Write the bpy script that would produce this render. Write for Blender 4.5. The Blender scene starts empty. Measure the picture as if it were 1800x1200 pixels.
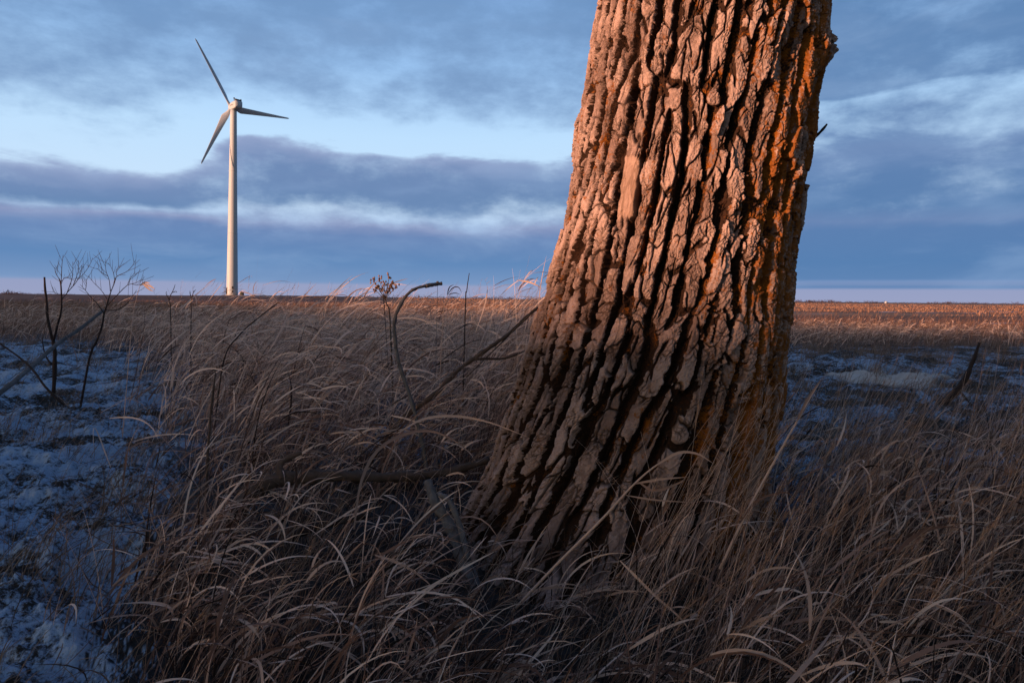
import bpy, bmesh, math, random
import numpy as np
from mathutils import Matrix, Vector

rng = np.random.default_rng(7)
random.seed(7)
sc = bpy.context.scene
C = sc.collection

# ------------------------------------------------------------------ camera
F = 1200.0                      # focal length in photo pixels (24 mm on a 36 mm sensor)
CAM_H = 1.0
PITCH, ROLL, SHIFT = math.radians(-0.3), math.radians(0.58), -68.7 / 1800.0
cam = bpy.data.objects.new('camera', bpy.data.cameras.new('camera'))
C.objects.link(cam)
cam.data.sensor_width = 36.0
cam.data.lens = 24.0
cam.data.shift_y = SHIFT
cam.data.clip_start = 0.05
cam.data.clip_end = 20000.0
CR = Matrix.Rotation(math.pi / 2 + PITCH, 3, 'X') @ Matrix.Rotation(ROLL, 3, 'Z')
cam.matrix_world = Matrix.Translation((0, 0, CAM_H)) @ CR.to_4x4()
sc.camera = cam
CRn = np.array(CR)

def ray(px, py):
    return CRn @ np.array([(px - 900) / F, (600 + SHIFT * 1800 - py) / F, -1.0])

def at(px, py, Y):
    """the world point at depth Y (metres in front of the camera) that shows at photo pixel px, py"""
    d = ray(px, py)
    return np.array([0, 0, CAM_H]) + d * (Y / d[1])

def project(P):
    q = (np.asarray(P) - np.array([0, 0, CAM_H])) @ CRn
    return 900 + F * q[..., 0] / -q[..., 2], 600 + SHIFT * 1800 - F * q[..., 1] / -q[..., 2]

# ------------------------------------------------------------------ light
EXPOSURE = 0.75
sc.view_settings.view_transform = 'Standard'
sc.view_settings.look = 'None'
sc.view_settings.exposure = EXPOSURE
sc.view_settings.gamma = 1.0
SUN_EL = math.radians(2.3)
SUN_B = math.radians(52)        # bearing of the sun, measured from straight behind the camera towards the left
SD = np.array([-math.sin(SUN_B), -math.cos(SUN_B)])          # ground direction towards the sun
sun = bpy.data.objects.new('sun', bpy.data.lights.new('sun', 'SUN'))
C.objects.link(sun)
sun.data.energy = 5.0
sun.data.angle = math.radians(0.7)
sun.data.color = (1.0, 0.49, 0.285)
sv = Vector((SD[0] * math.cos(SUN_EL), SD[1] * math.cos(SUN_EL), math.sin(SUN_EL)))
sun.rotation_euler = sv.to_track_quat('Z', 'Y').to_euler()

# ------------------------------------------------------------------ node helper
class NT:
    def __init__(s, tree):
        s.t = tree; s.n = tree.nodes; s.l = tree.links
    def node(s, kind, **kw):
        n = s.n.new(kind)
        for k, v in kw.items(): setattr(n, k, v)
        return n
    def put(s, sock, v):
        if hasattr(v, 'is_output'): s.l.new(v, sock)
        elif v is not None: sock.default_value = v
    def m(s, op, a, b=None, c=None, clamp=False):
        n = s.node('ShaderNodeMath', operation=op, use_clamp=clamp)
        s.put(n.inputs[0], a)
        if b is not None: s.put(n.inputs[1], b)
        if c is not None: s.put(n.inputs[2], c)
        return n.outputs[0]
    def step(s, v, lo, hi):
        n = s.node('ShaderNodeMapRange', interpolation_type='SMOOTHSTEP', clamp=True)
        s.put(n.inputs[0], v); s.put(n.inputs[1], lo); s.put(n.inputs[2], hi)
        return n.outputs[0]
    def ramp(s, v, stops, interp='LINEAR'):
        n = s.node('ShaderNodeValToRGB'); r = n.color_ramp; r.interpolation = interp
        stops = sorted(stops, key=lambda q: q[0])
        r.elements[0].position = stops[0][0]; r.elements[-1].position = stops[-1][0]
        for p, _ in stops[1:-1]: r.elements.new(p)
        for el, (p, col) in zip(r.elements, stops):
            el.color = (*col, 1) if hasattr(col, '__len__') else (col, col, col, 1)
        s.put(n.inputs[0], v)
        return n.outputs[0]
    def mix(s, f, a, b, mode='MIX'):
        n = s.node('ShaderNodeMix', data_type='RGBA', blend_type=mode)
        s.put(n.inputs[0], f)
        for i, v in ((6, a), (7, b)):
            if isinstance(v, (tuple, list)): v = (*v[:3], 1)
            s.put(n.inputs[i], v)
        return n.outputs[2]
    def noise(s, vec, scale, detail=4, rough=0.55, dist=0.0):
        n = s.node('ShaderNodeTexNoise')
        s.put(n.inputs['Vector'], vec)
        n.inputs['Scale'].default_value = scale; n.inputs['Detail'].default_value = detail
        n.inputs['Roughness'].default_value = rough; n.inputs['Distortion'].default_value = dist
        return n.outputs['Fac']
    def comb(s, x, y, z):
        n = s.node('ShaderNodeCombineXYZ')
        for i, v in enumerate((x, y, z)): s.put(n.inputs[i], v)
        return n.outputs[0]
    def attr(s, name):
        return s.node('ShaderNodeAttribute', attribute_name=name).outputs['Fac']

# ------------------------------------------------------------------ sky
world = bpy.data.worlds.new('World')
sc.world = world
world.use_nodes = True
W = NT(world.node_tree); W.n.clear()
sky = W.node('ShaderNodeTexSky', sky_type='NISHITA')
sky.sun_disc = False
sky.sun_elevation = SUN_EL
sky.sun_rotation = math.atan2(SD[0], SD[1])
tc = W.node('ShaderNodeTexCoord').outputs['Generated']
sp = W.node('ShaderNodeSeparateXYZ'); W.put(sp.inputs[0], tc)
x, y, z = sp.outputs
hyp = W.m('SQRT', W.m('ADD', W.m('MULTIPLY', x, x), W.m('MULTIPLY', y, y)))
e = W.m('DIVIDE', z, W.m('MAXIMUM', hyp, 0.02))            # tangent of the elevation
a = W.m('ARCTAN2', x, y)                                   # bearing from the view direction, + to the right
q = W.m('ADD', W.m('MAXIMUM', e, 0.0), 0.13)
P = W.comb(W.m('DIVIDE', W.m('SINE', a), q), W.m('DIVIDE', W.m('COSINE', a), q), 3.7)
n1 = W.noise(P, 0.75, 6, 0.58, 0.0)
n2 = W.noise(W.comb(W.m('MULTIPLY', a, 9.5), W.m('MULTIPLY', e, 17.0), 6.3), 1.0, 8, 0.60, 0.0)
n3 = W.noise(W.comb(W.m('MULTIPLY', a, 5.5), W.m('MULTIPLY', e, 17.0), 1.3), 1.0, 5, 0.55, 0.3)
left = W.m('MULTIPLY', W.step(W.m('MULTIPLY', a, -1.0), 0.36, 0.50), W.step(e, 0.095, 0.135))
wob = W.m('MULTIPLY', W.step(e, -0.03, 0.12), W.m('ADD', W.m('MULTIPLY', W.m('SUBTRACT', n1, 0.5), 0.38), W.m('MULTIPLY', W.m('SUBTRACT', n3, 0.5), 0.42)))
ee = W.m('ADD', W.m('MULTIPLY', e, W.m('ADD', wob, 1.0)), W.m('MULTIPLY', left, 0.047))
def rows(st): return [(max(0.0, (528 - r) / 1200.0), v) for r, v in st]
maskL = W.ramp(ee, rows([(528, 0.0), (508, 0.02), (503, 0.90), (412, 0.86), (398, 0.66), (384, 0.44), (374, 0.56), (352, 0.86), (296, 0.84), (283, 0.62), (270, 0.06), (235, 0.04), (205, 0.36), (150, 0.62), (95, 0.60), (30, 0.74)]) + [(0.6, 0.8), (1.0, 0.92)])
maskR = W.ramp(ee, rows([(528, 0.0), (510, 0.05), (505, 0.8), (497, 0.45), (489, 0.96), (400, 0.92), (340, 0.88), (280, 0.90), (252, 0.55), (222, 0.50), (205, 0.80), (130, 0.90), (70, 0.80), (20, 0.66)]) + [(0.6, 0.8), (1.0, 0.92)])
right = W.step(a, 0.02, 0.28)
mask = W.node('ShaderNodeMix', data_type='FLOAT')
W.put(mask.inputs[0], right); W.put(mask.inputs[2], maskL); W.put(mask.inputs[3], maskR)
det = W.m('MULTIPLY', W.m('SUBTRACT', n2, 0.5), W.m('MULTIPLY', W.step(e, 0.03, 0.12), 1.3))
mk = W.step(W.m('ADD', mask.outputs[0], det), 0.12, 0.88)
clear = W.ramp(e, [(0.0, (.32, .36, .55)), (.022, (.30, .35, .55)), (.035, (.28, .41, .70)), (.09, (.44, .62, .90)), (.13, (.60, .78, .98)), (.23, (.52, .75, 1.0)), (.33, (.36, .60, .94)), (.45, (.25, .45, .80)), (.7, (.07, .14, .30)), (1.0, (.03, .06, .14))])
cloud = W.ramp(ee, [(0.02, (.19, .31, .54)), (.05, (.12, .25, .49)), (.09, (.15, .25, .48)), (.105, (.26, .32, .53)), (.13, (.14, .25, .46)), (.17, (.165, .265, .48)), (.205, (.30, .38, .60)), (.25, (.22, .36, .60)), (.36, (.19, .33, .57)), (.45, (.17, .32, .58)), (.6, (.08, .16, .36)), (.8, (.045, .10, .25)), (1.0, (.03, .075, .20))])
cloudR = W.mix(right, cloud, W.mix(0.65, cloud, (.085, .20, .42)))
cloudR = W.mix(W.m('MULTIPLY', W.step(n3, 0.45, 0.75), 0.45), cloudR, (.26, .40, .64))
front = W.mix(mk, clear, cloudR)
# sunset side: Nishita plus a thin warm band of cloud low down
nis = W.mix(1.0, sky.outputs[0], (0.8, 0.8, 0.8), 'MULTIPLY')
sd = W.node('ShaderNodeVectorMath', operation='DOT_PRODUCT')
W.put(sd.inputs[0], tc); sd.inputs[1].default_value = (SD[0], SD[1], 0.02)
glow = W.m('POWER', W.m('MAXIMUM', sd.outputs['Value'], 0.0), 3.0)
warm = W.mix(glow, (.026, .042, .085), (.085, .065, .068))
warm = W.mix(W.step(e, 0.05, 0.75), warm, (.022, .052, .15))
back = W.mix(0.25, warm, nis)
col = W.mix(W.step(y, -0.25, 0.30), back, front)
gain = 1.0 / (0.1 * 2 ** EXPOSURE)
col = W.mix(1.0, col, (gain, gain, gain), 'MULTIPLY')
bg = W.node('ShaderNodeBackground'); W.put(bg.inputs[0], col); bg.inputs[1].default_value = 0.1
wo = W.node('ShaderNodeOutputWorld'); W.l.new(bg.outputs[0], wo.inputs[0])

# ------------------------------------------------------------------ numpy noise
def _hash(ix, iy, seed):
    h = (ix.astype(np.int64) * 374761393 + iy.astype(np.int64) * 668265263 + seed * 974634271) & 0xFFFFFFFF
    h = ((h ^ (h >> 13)) * 1274126177) & 0xFFFFFFFF
    h = ((h ^ (h >> 16)) * 2246822519) & 0xFFFFFFFF
    return ((h ^ (h >> 15)) & 0xFFFFFF) / float(0x1000000)

def perlin(x, y, seed=0):
    x = np.asarray(x, float); y = np.asarray(y, float)
    ix = np.floor(x); iy = np.floor(y); fx = x - ix; fy = y - iy
    u = fx * fx * fx * (fx * (fx * 6 - 15) + 10); v = fy * fy * fy * (fy * (fy * 6 - 15) + 10)
    def g(dx, dy):
        t = _hash(ix + dx, iy + dy, seed) * 2 * math.pi
        return np.cos(t) * (fx - dx) + np.sin(t) * (fy - dy)
    a = g(0, 0); b = g(1, 0); c = g(0, 1); d = g(1, 1)
    return ((a + u * (b - a)) * (1 - v) + (c + u * (d - c)) * v) * 1.4

def fbm(x, y, seed=0, octv=4, gain=0.5):
    s = 0; am = 1; f = 1; tot = 0
    for i in range(octv):
        s = s + am * perlin(x * f, y * f, seed + 17 * i); tot += am; am *= gain; f *= 2.03
    return s / tot

def sstep(v, a, b):
    t = np.clip((v - a) / (b - a), 0, 1)
    return t * t * (3 - 2 * t)

def voronoi(x, y, seed, jit=0.85):
    """distance to the nearest cell border (in cell units) and a random number per cell"""
    ix = np.floor(x); iy = np.floor(y)
    best = np.full(x.shape, 1e9); bx = np.zeros_like(x); by = np.zeros_like(x); bid = np.zeros_like(x)
    pts = []
    for dx in (-1, 0, 1):
        for dy in (-1, 0, 1):
            cx = ix + dx; cy = iy + dy
            px = cx + 0.5 + jit * (_hash(cx, cy, seed) - 0.5) - x
            py = cy + 0.5 + jit * (_hash(cx, cy, seed + 5) - 0.5) - y
            d = px * px + py * py
            pts.append((px, py))
            m = d < best
            best = np.where(m, d, best); bx = np.where(m, px, bx); by = np.where(m, py, by)
            bid = np.where(m, _hash(cx, cy, seed + 9), bid)
    bd = np.full(x.shape, 9.0)
    for px, py in pts:
        ex = px - bx; ey = py - by
        ln = np.sqrt(ex * ex + ey * ey)
        dd = np.where(ln > 1e-5, ((px + bx) * ex + (py + by) * ey) * 0.5 / np.maximum(ln, 1e-6), 9.0)
        bd = np.minimum(bd, dd)
    return bd, bid

# ------------------------------------------------------------------ terrain height
TREE = np.array([0.62, 2.92])
def bank(x, y):
    """smooth patch of old drifted snow in front of the ledge, right of the tree"""
    s = x / np.maximum(y, 0.3); px = 900 + F * s
    edge = 9.3 + 0.5 * perlin(x * 0.8, 0 * x + 3.1, 61) + 0.25 * perlin(x * 2.3, 0 * x + 1.7, 62)
    d = edge - y
    n = 0.5 * fbm(x / 0.5, y / 0.5, 64, 3)
    return sstep(d + n * .5, -0.02, 0.12) * (1 - sstep(d + n * 1.6, 0.9, 1.7)) * sstep(px + 160 * n, 1440, 1500) * (1 - sstep(px + 160 * n, 1640, 1700))
def H(x, y):
    x = np.asarray(x, float); y = np.asarray(y, float)
    r = np.hypot(x, y)
    h = 0.10 * fbm(x / 2.3 + 4.2, y / 2.3, 3, 3)
    near = 1 - sstep(r, 10, 24)
    h = h + near * (0.125 * fbm(x / 0.36, y / 0.36, 21, 3) + 0.07 * np.maximum(0, perlin(x / 0.9, y / 0.9, 33)))
    bk = bank(x, y)
    crumb = (1 - sstep(r, 5, 13)) * (1 - 0.9 * bk)
    h = h + 0.05 * bk
    h = h + crumb * (0.042 * fbm(x / 0.085, y / 0.085, 41, 4, 0.62) + 0.024 * np.abs(perlin(x / 0.045, y / 0.045, 55)))
    h = h + 0.10 * np.exp(-((x - TREE[0]) ** 2 + (y - TREE[1]) ** 2) / 0.8 ** 2)
    # a low frosted ledge to the right of the tree
    s = x / np.maximum(y, 0.3)
    edge = 9.3 + 0.5 * perlin(x * 0.8, 0 * x + 3.1, 61) + 0.25 * perlin(x * 2.3, 0 * x + 1.7, 62)
    h = h + 0.13 * sstep(y - edge, -0.10, 0.10) * (1 - sstep(y - edge, 1.2, 4.0)) * sstep(s, 0.36, 0.42) * (1 - sstep(s, 0.56, 0.66)) * sstep(y, 6, 7)
    # gentle swell with the turbine on it, far fields level
    pxl = 900 + F * s
    h = h + np.where(y > 20, 1.25 * sstep(y, 90, 255) * np.exp(-((pxl - 520) / 330.0) ** 2) * (1 - sstep(y, 420, 1500)), 0)
    h = h + np.where(y > 20, 0.25 * fbm(x / 60, y / 60, 71, 3) * sstep(r, 25, 120) * (1 - sstep(r, 500, 2500)), 0)
    # rise behind the camera that hides the low sun from the near ground
    dd = x * SD[0] + y * SD[1]; tt = -x * SD[1] + y * SD[0]
    hill = np.exp(-((dd - 40) / 9.0) ** 2) * (1 - sstep(np.abs(tt), 90, 150))
    h = h + hill * (2.69 + 0.12 * fbm(tt / 2.6, dd / 2.6, 81, 3))
    return h

# ------------------------------------------------------------------ mesh helpers
def mesh_np(name, V, Fq, mat=None, attrs=None, smooth=True, mats=None):
    """one mesh object from numpy verts and quads (or triangles)"""
    V = np.ascontiguousarray(V, dtype=np.float32).reshape(-1, 3)
    Fq = np.ascontiguousarray(Fq, dtype=np.int32)
    k = Fq.shape[1]
    me = bpy.data.meshes.new(name)
    me.vertices.add(len(V)); me.vertices.foreach_set('co', V.ravel())
    me.loops.add(Fq.size); me.loops.foreach_set('vertex_index', Fq.ravel())
    me.polygons.add(len(Fq)); me.polygons.foreach_set('loop_start', np.arange(0, Fq.size, k, dtype=np.int32))
    try: me.polygons.foreach_set('loop_total', np.full(len(Fq), k, dtype=np.int32))
    except Exception: pass
    if smooth: me.polygons.foreach_set('use_smooth', np.ones(len(Fq), dtype=bool))
    for an, av in (attrs or {}).items():
        at_ = me.attributes.new(an, 'FLOAT', 'POINT')
        at_.data.foreach_set('value', np.ascontiguousarray(av, dtype=np.float32).ravel())
    me.update(calc_edges=True)
    if mat: me.materials.append(mat)
    o = bpy.data.objects.new(name, me); C.objects.link(o)
    return o

def tag(o, label=None, cat=None, group=None, kind=None):
    if label: o['label'] = label
    if cat: o['category'] = cat
    if group: o['group'] = group
    if kind: o['kind'] = kind
    return o

def empty(name, loc, label, cat, group=None):
    o = bpy.data.objects.new(name, None); C.objects.link(o)
    o.location = loc; o.empty_display_size = 0.1
    return tag(o, label, cat, group)

def child(o, parent):
    o.parent = parent
    o.matrix_parent_inverse = Matrix.Translation(-Vector(parent.location))
    return o

class MB:
    """collects tubes, boxes and ribbons (as quads) into one mesh"""
    def __init__(s): s.V = []; s.F = []; s.n = 0; s.A = []
    def add(s, V, Fq, tone=0.5):
        V = np.asarray(V, float).reshape(-1, 3)
        s.V.append(V); s.F.append(np.asarray(Fq, int) + s.n); s.n += len(V)
        s.A.append(np.broadcast_to(np.asarray(tone, float), (len(V),)))
    def tube(s, pts, rad, sides=8, rough=0.0, seed=0, tone=0.5, cap=True):
        P = np.asarray(pts, float); R = np.asarray(rad, float)
        n = len(P)
        T = np.gradient(P, axis=0); T /= np.linalg.norm(T, axis=1)[:, None] + 1e-9
        up = np.array([0.13, 0.31, 0.94]); up /= np.linalg.norm(up)
        V = []
        for i in range(n):
            u = np.cross(T[i], up)
            if np.linalg.norm(u) < 0.05: u = np.cross(T[i], [1, 0, 0])
            u /= np.linalg.norm(u); w = np.cross(T[i], u)
            an = np.arange(sides) * 2 * math.pi / sides
            rr = R[i] * (1 + rough * (_hash(np.arange(sides) + 0.0 * an, np.full(sides, i), seed + 3) - 0.5) * 2)
            V.append(P[i] + np.outer(np.cos(an) * rr, u) + np.outer(np.sin(an) * rr, w))
        V = np.concatenate(V)
        Fq = []
        for i in range(n - 1):
            for j in range(sides):
                k = (j + 1) % sides
                Fq.append((i * sides + j, i * sides + k, (i + 1) * sides + k, (i + 1) * sides + j))
        if cap:
            base = len(V)
            V = np.vstack([V, P[0], P[-1]])
            for j in range(0, sides, 2):
                Fq.append((base, (j + 2) % sides, j + 1, j))
                o = (n - 1) * sides
                Fq.append((base + 1, o + j, o + j + 1, o + (j + 2) % sides))
        s.add(V, Fq, tone)
    def box(s, c, size, rot=None, tone=0.5, taper=1.0):
        sx, sy, sz = np.asarray(size, float) / 2
        V = np.array([(i * sx * (taper if k > 0 else 1), j * sy * (taper if k > 0 else 1), k * sz) for k in (-1, 1) for j in (-1, 1) for i in (-1, 1)], float)
        if rot is not None: V = V @ np.asarray(rot, float).T
        s.add(V + np.asarray(c, float), [(0, 2, 3, 1), (4, 5, 7, 6), (0, 1, 5, 4), (2, 6, 7, 3), (0, 4, 6, 2), (1, 3, 7, 5)], tone)
    def build(s, name, mat, parent=None, smooth=True):
        o = mesh_np(name, np.concatenate(s.V), np.concatenate(s.F), mat, {'tone': np.concatenate(s.A)}, smooth)
        bm = bmesh.new(); bm.from_mesh(o.data); bmesh.ops.recalc_face_normals(bm, faces=bm.faces); bm.to_mesh(o.data); bm.free()
        if parent: child(o, parent)
        return o

def spline(pts, n):
    """Catmull-Rom through the control points"""
    P = np.asarray(pts, float)
    P = np.vstack([2 * P[0] - P[1], P, 2 * P[-1] - P[-2]])
    k = len(P) - 3
    out = []
    for t in np.linspace(0, k - 1e-6, n):
        i = int(t); f = t - i
        p0, p1, p2, p3 = P[i:i + 4]
        out.append(0.5 * (2 * p1 + (p2 - p0) * f + (2 * p0 - 5 * p1 + 4 * p2 - p3) * f * f + (3 * p1 - p0 - 3 * p2 + p3) * f ** 3))
    return np.array(out)

# ------------------------------------------------------------------ materials
def new_mat(name):
    m = bpy.data.materials.new(name); m.use_nodes = True
    t = NT(m.node_tree); t.n.clear()
    b = t.node('ShaderNodeBsdfPrincipled'); o = t.node('ShaderNodeOutputMaterial')
    t.l.new(b.outputs[0], o.inputs[0])
    b.inputs['Roughness'].default_value = 0.9
    if 'Specular IOR Level' in b.inputs: b.inputs['Specular IOR Level'].default_value = 0.25
    return m, t, b, o

def bump(t, b, h, dist, strength=1.0):
    n = t.node('ShaderNodeBump'); n.inputs['Distance'].default_value = dist; t.put(n.inputs['Strength'], strength)
    t.put(n.inputs['Height'], h); t.l.new(n.outputs[0], b.inputs['Normal'])

def mat_ground():
    m, t, b, o = new_mat('frosted_ground')
    pos = t.node('ShaderNodeNewGeometry').outputs['Position']
    s = t.node('ShaderNodeSeparateXYZ'); t.put(s.inputs[0], pos)
    X, Y, Z = s.outputs
    r = t.m('SQRT', t.m('ADD', t.m('MULTIPLY', X, X), t.m('MULTIPLY', Y, Y)))
    fine = t.noise(pos, 42, 4, 0.75); mid = t.noise(pos, 11, 4, 0.68); big = t.noise(pos, 1.3, 4, 0.62)
    f = t.m('ADD', t.m('ADD', t.m('MULTIPLY', fine, 0.42), t.m('MULTIPLY', mid, 0.32)), t.m('MULTIPLY', big, 0.62))
    f = t.m('SUBTRACT', f, t.m('ADD', 0.085, t.m('MULTIPLY', t.step(X, -0.5, 2.0), 0.05)))
    f = t.step(f, 0.52, 0.63)
    soil = t.mix(t.noise(pos, 30, 3), (.012, .011, .011), (.05, .042, .036))
    frost = t.mix(t.noise(pos, 5, 3), (.20, .30, .44), (.48, .64, .84))
    near = t.mix(t.m('MULTIPLY', f, t.m('SUBTRACT', 1.0, t.m('MULTIPLY', t.attr('cover'), t.m('SUBTRACT', 0.97, t.m('MULTIPLY', t.step(Y, 2.4, 4.5), 0.30))))), soil, frost)
    near = t.mix(t.attr('bank'), near, t.mix(mid, (.48, .42, .37), (.70, .65, .60)))
    # the far fields: dry stubble in long strips, brown tilth, and streaks of old snow
    st = t.comb(t.m('MULTIPLY', X, 0.012), t.m('MULTIPLY', Y, 0.05), 0.0)
    strip = t.noise(st, 1.0, 4, 0.6)
    fld = t.mix(t.step(strip, 0.40, 0.60), (.20, .11, .07), (.48, .29, .17))
    fld = t.mix(t.m('MULTIPLY', t.noise(pos, 1.3, 5, 0.7), 0.6), fld, (.11, .07, .05))
    till = t.m('MULTIPLY', t.step(t.m('MULTIPLY', X, -1.0), t.m('MULTIPLY', Y, 0.12), t.m('MULTIPLY', Y, 0.30)), t.step(Y, 60, 110))
    fld = t.mix(t.m('MULTIPLY', till, 0.85), fld, (.085, .05, .045))
    sn = t.noise(t.comb(t.m('MULTIPLY', X, 0.045), t.m('MULTIPLY', Y, 0.11), 4.0), 1.0, 4, 0.6)
    snow = t.m('MULTIPLY', t.step(sn, 0.60, 0.66), t.m('MULTIPLY', t.step(Y, 24, 34), t.m('SUBTRACT', 1.0, t.step(Y, 120, 170))))
    snow = t.m('MULTIPLY', snow, t.step(X, 2, 12))
    fld = t.mix(t.m('MULTIPLY', snow, 0.85), fld, (.60, .60, .64))
    k = t.step(t.m('ADD', r, t.m('MULTIPLY', t.m('SUBTRACT', big, 0.5), 14.0)), 15, 27)
    t.put(b.inputs['Base Color'], t.mix(k, near, fld))
    bump(t, b, t.m('ADD', fine, t.m('MULTIPLY', mid, 1.5)), 0.02, 0.8)
    return m

def mat_grass(name, c0, c1, c2, tr=0.3):
    m, t, b, o = new_mat(name)
    tone = t.attr('tone')
    col = t.ramp(tone, [(0.0, c0), (0.5, c1), (1.0, c2)])
    t.put(b.inputs['Base Color'], col)
    b.inputs['Roughness'].default_value = 0.75
    tl = t.node('ShaderNodeBsdfTranslucent'); t.put(tl.inputs[0], col)
    mx = t.node('ShaderNodeMixShader'); mx.inputs[0].default_value = tr
    t.l.new(b.outputs[0], mx.inputs[1]); t.l.new(tl.outputs[0], mx.inputs[2]); t.l.new(mx.outputs[0], o.inputs[0])
    return m

def mat_wood(name, c0, c1, scale=30, stretch=0.15):
    m, t, b, o = new_mat(name)
    pos = t.node('ShaderNodeTexCoord').outputs['Object']
    n = t.noise(pos, scale, 5, 0.65); n2 = t.noise(pos, scale * 4, 3, 0.6)
    f = t.m('ADD', t.m('MULTIPLY', n, 0.7), t.m('MULTIPLY', t.attr('tone'), 0.6))
    t.put(b.inputs['Base Color'], t.mix(t.step(f, 0.35, 0.95), c0, c1))
    bump(t, b, t.m('ADD', n, t.m('MULTIPLY', n2, 0.6)), 0.006, 0.8)
    return m

def mat_plain(name, col, rough=0.5, var=0.08, scale=0.6):
    m, t, b, o = new_mat(name)
    pos = t.node('ShaderNodeTexCoord').outputs['Object']
    n = t.noise(pos, scale, 5, 0.6)
    t.put(b.inputs['Base Color'], t.mix(n, tuple(c * (1 - var) for c in col), tuple(min(1, c * (1 + var)) for c in col)))
    b.inputs['Roughness'].default_value = rough
    return m

def mat_bark():
    m, t, b, o = new_mat('furrowed_bark')
    pos = t.node('ShaderNodeNewGeometry').outputs['Position']
    plate = t.attr('plate'); tone = t.attr('tone'); lich = t.attr('lichen'); scar = t.attr('scar'); crk = t.attr('crack')
    fine = t.noise(pos, 120, 4, 0.7); mid = t.noise(pos, 26, 5, 0.65); sp = t.noise(pos, 300, 3, 0.7)
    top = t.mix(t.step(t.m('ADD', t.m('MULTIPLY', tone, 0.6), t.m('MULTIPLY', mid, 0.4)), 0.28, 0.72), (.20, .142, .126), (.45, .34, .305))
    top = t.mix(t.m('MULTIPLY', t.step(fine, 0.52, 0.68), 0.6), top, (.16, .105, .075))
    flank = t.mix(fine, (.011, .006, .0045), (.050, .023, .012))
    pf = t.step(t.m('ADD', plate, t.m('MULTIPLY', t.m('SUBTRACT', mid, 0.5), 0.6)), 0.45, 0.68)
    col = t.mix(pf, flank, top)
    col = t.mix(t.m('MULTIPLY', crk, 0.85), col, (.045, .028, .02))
    lk = t.noise(pos, 17, 5, 0.75); lk2 = t.noise(pos, 90, 3, 0.7)
    lm = t.m('ADD', t.m('MULTIPLY', lk, 0.6), t.m('MULTIPLY', lk2, 0.4))
    lm = t.step(t.m('ADD', lm, t.m('MULTIPLY', lich, 0.20)), 0.57, 0.66)
    lc = t.mix(sp, (.12, .038, .003), (.36, .125, .010))
    col = t.mix(t.m('MULTIPLY', lm, 0.92), col, lc)
    col = t.mix(t.m('MULTIPLY', scar, 0.62), col, t.mix(mid, (.29, .20, .155), (.40, .285, .23)))
    t.put(b.inputs['Base Color'], col)
    b.inputs['Roughness'].default_value = 0.95
    bump(t, b, t.m('ADD', t.m('MULTIPLY', fine, 1.0), t.m('MULTIPLY', sp, 0.5)), 0.006, t.m('SUBTRACT', 0.9, t.m('MULTIPLY', scar, 0.5)))
    return m

M_ground = mat_ground()
M_grass = mat_grass('dry_straw', (.022, .013, .010), (.235, .140, .108), (.92, .70, .57))
M_litter = mat_grass('grey_litter', (.06, .042, .032), (.22, .155, .115), (.46, .37, .30))
M_far = mat_grass('russet_stubble', (.06, .032, .022), (.31, .175, .115), (.60, .38, .27))
M_seed = mat_grass('seed_head', (.20, .10, .055), (.38, .22, .13), (.52, .36, .25), 0.2)
M_bark = mat_bark()
M_dark = mat_wood('dark_twig', (.020, .014, .013), (.062, .045, .040))
M_branch = mat_wood('brown_branch', (.05, .036, .03), (.15, .11, .09))
M_grey = mat_wood('weathered_wood', (.06, .058, .06), (.21, .21, .22))
M_white = mat_plain('pale_grey_paint', (.43, .51, .60), 0.5, 0.03)
M_steel = mat_plain('dark_steel', (.05, .05, .055), 0.5)
M_green = mat_plain('dark_green_paint', (.025, .05, .045), 0.5)
M_roof = mat_plain('grey_roof', (.12, .11, .11), 0.7)
M_concrete = mat_plain('concrete', (.34, .32, .30), 0.9)
M_letter = mat_plain('grey_letter', (.25, .28, .32), 0.5)

def tall_mask(x, y, full=False):
    """where the tall grass stands (0..1)"""
    s = x / np.maximum(y, 0.2); px = 900 + F * s
    w = 190 * fbm(x / 0.7, y / 0.7, 91, 3)
    edge = np.interp(y, [1.0, 2.1, 3.0, 4.9, 8.0, 11.0, 14.0, 18.0], [260, 250, 300, 330, 290, 245, 120, -500]) + w
    jit = rng.uniform(-1, 1, np.shape(x)) ** 3
    left = (px > edge + 110 * jit) & (px < 1010 + 0 * x)
    # right of the trunk: a bank near the camera, then open frosty ground, then the far bank
    rn = (px >= 1010) & (y < 3.5 + 0.9 * fbm(x / 0.7, y / 0.7, 92, 2) + 0.9 * jit)
    rf = (px >= 1010) & (y > 15.0 + 3.5 * fbm(x / 4, y / 4, 93, 2))
    hole = (px > 640) & (px < 930) & (y > 4.2) & (y < 6.0) & (fbm(x / 0.7, y / 0.7, 94, 2) > -0.12)
    g = (left & ~hole) | rn | rf
    if full: return g
    d = np.hypot(x - TREE[0], y - TREE[1])
    thin = (px > 400) & (px < 880) & (y > 1.95) & (y < 3.25)                 # trodden gap with the fallen branches
    g = g & ~(thin & (rng.uniform(0, 1, np.shape(x)) < .70))
    g = g & ~((y < 2.3) & (rng.uniform(0, 1, np.shape(x)) < .40)) & ~((px > 1000) & (y < 4) & (rng.uniform(0, 1, np.shape(x)) < .28))
    g = g & ~((px > 740) & (px < 1010) & (y > 1.7) & (y < 2.9) & (rng.uniform(0, 1, np.shape(x)) < .5))
    return g & (d > 0.66)

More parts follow.
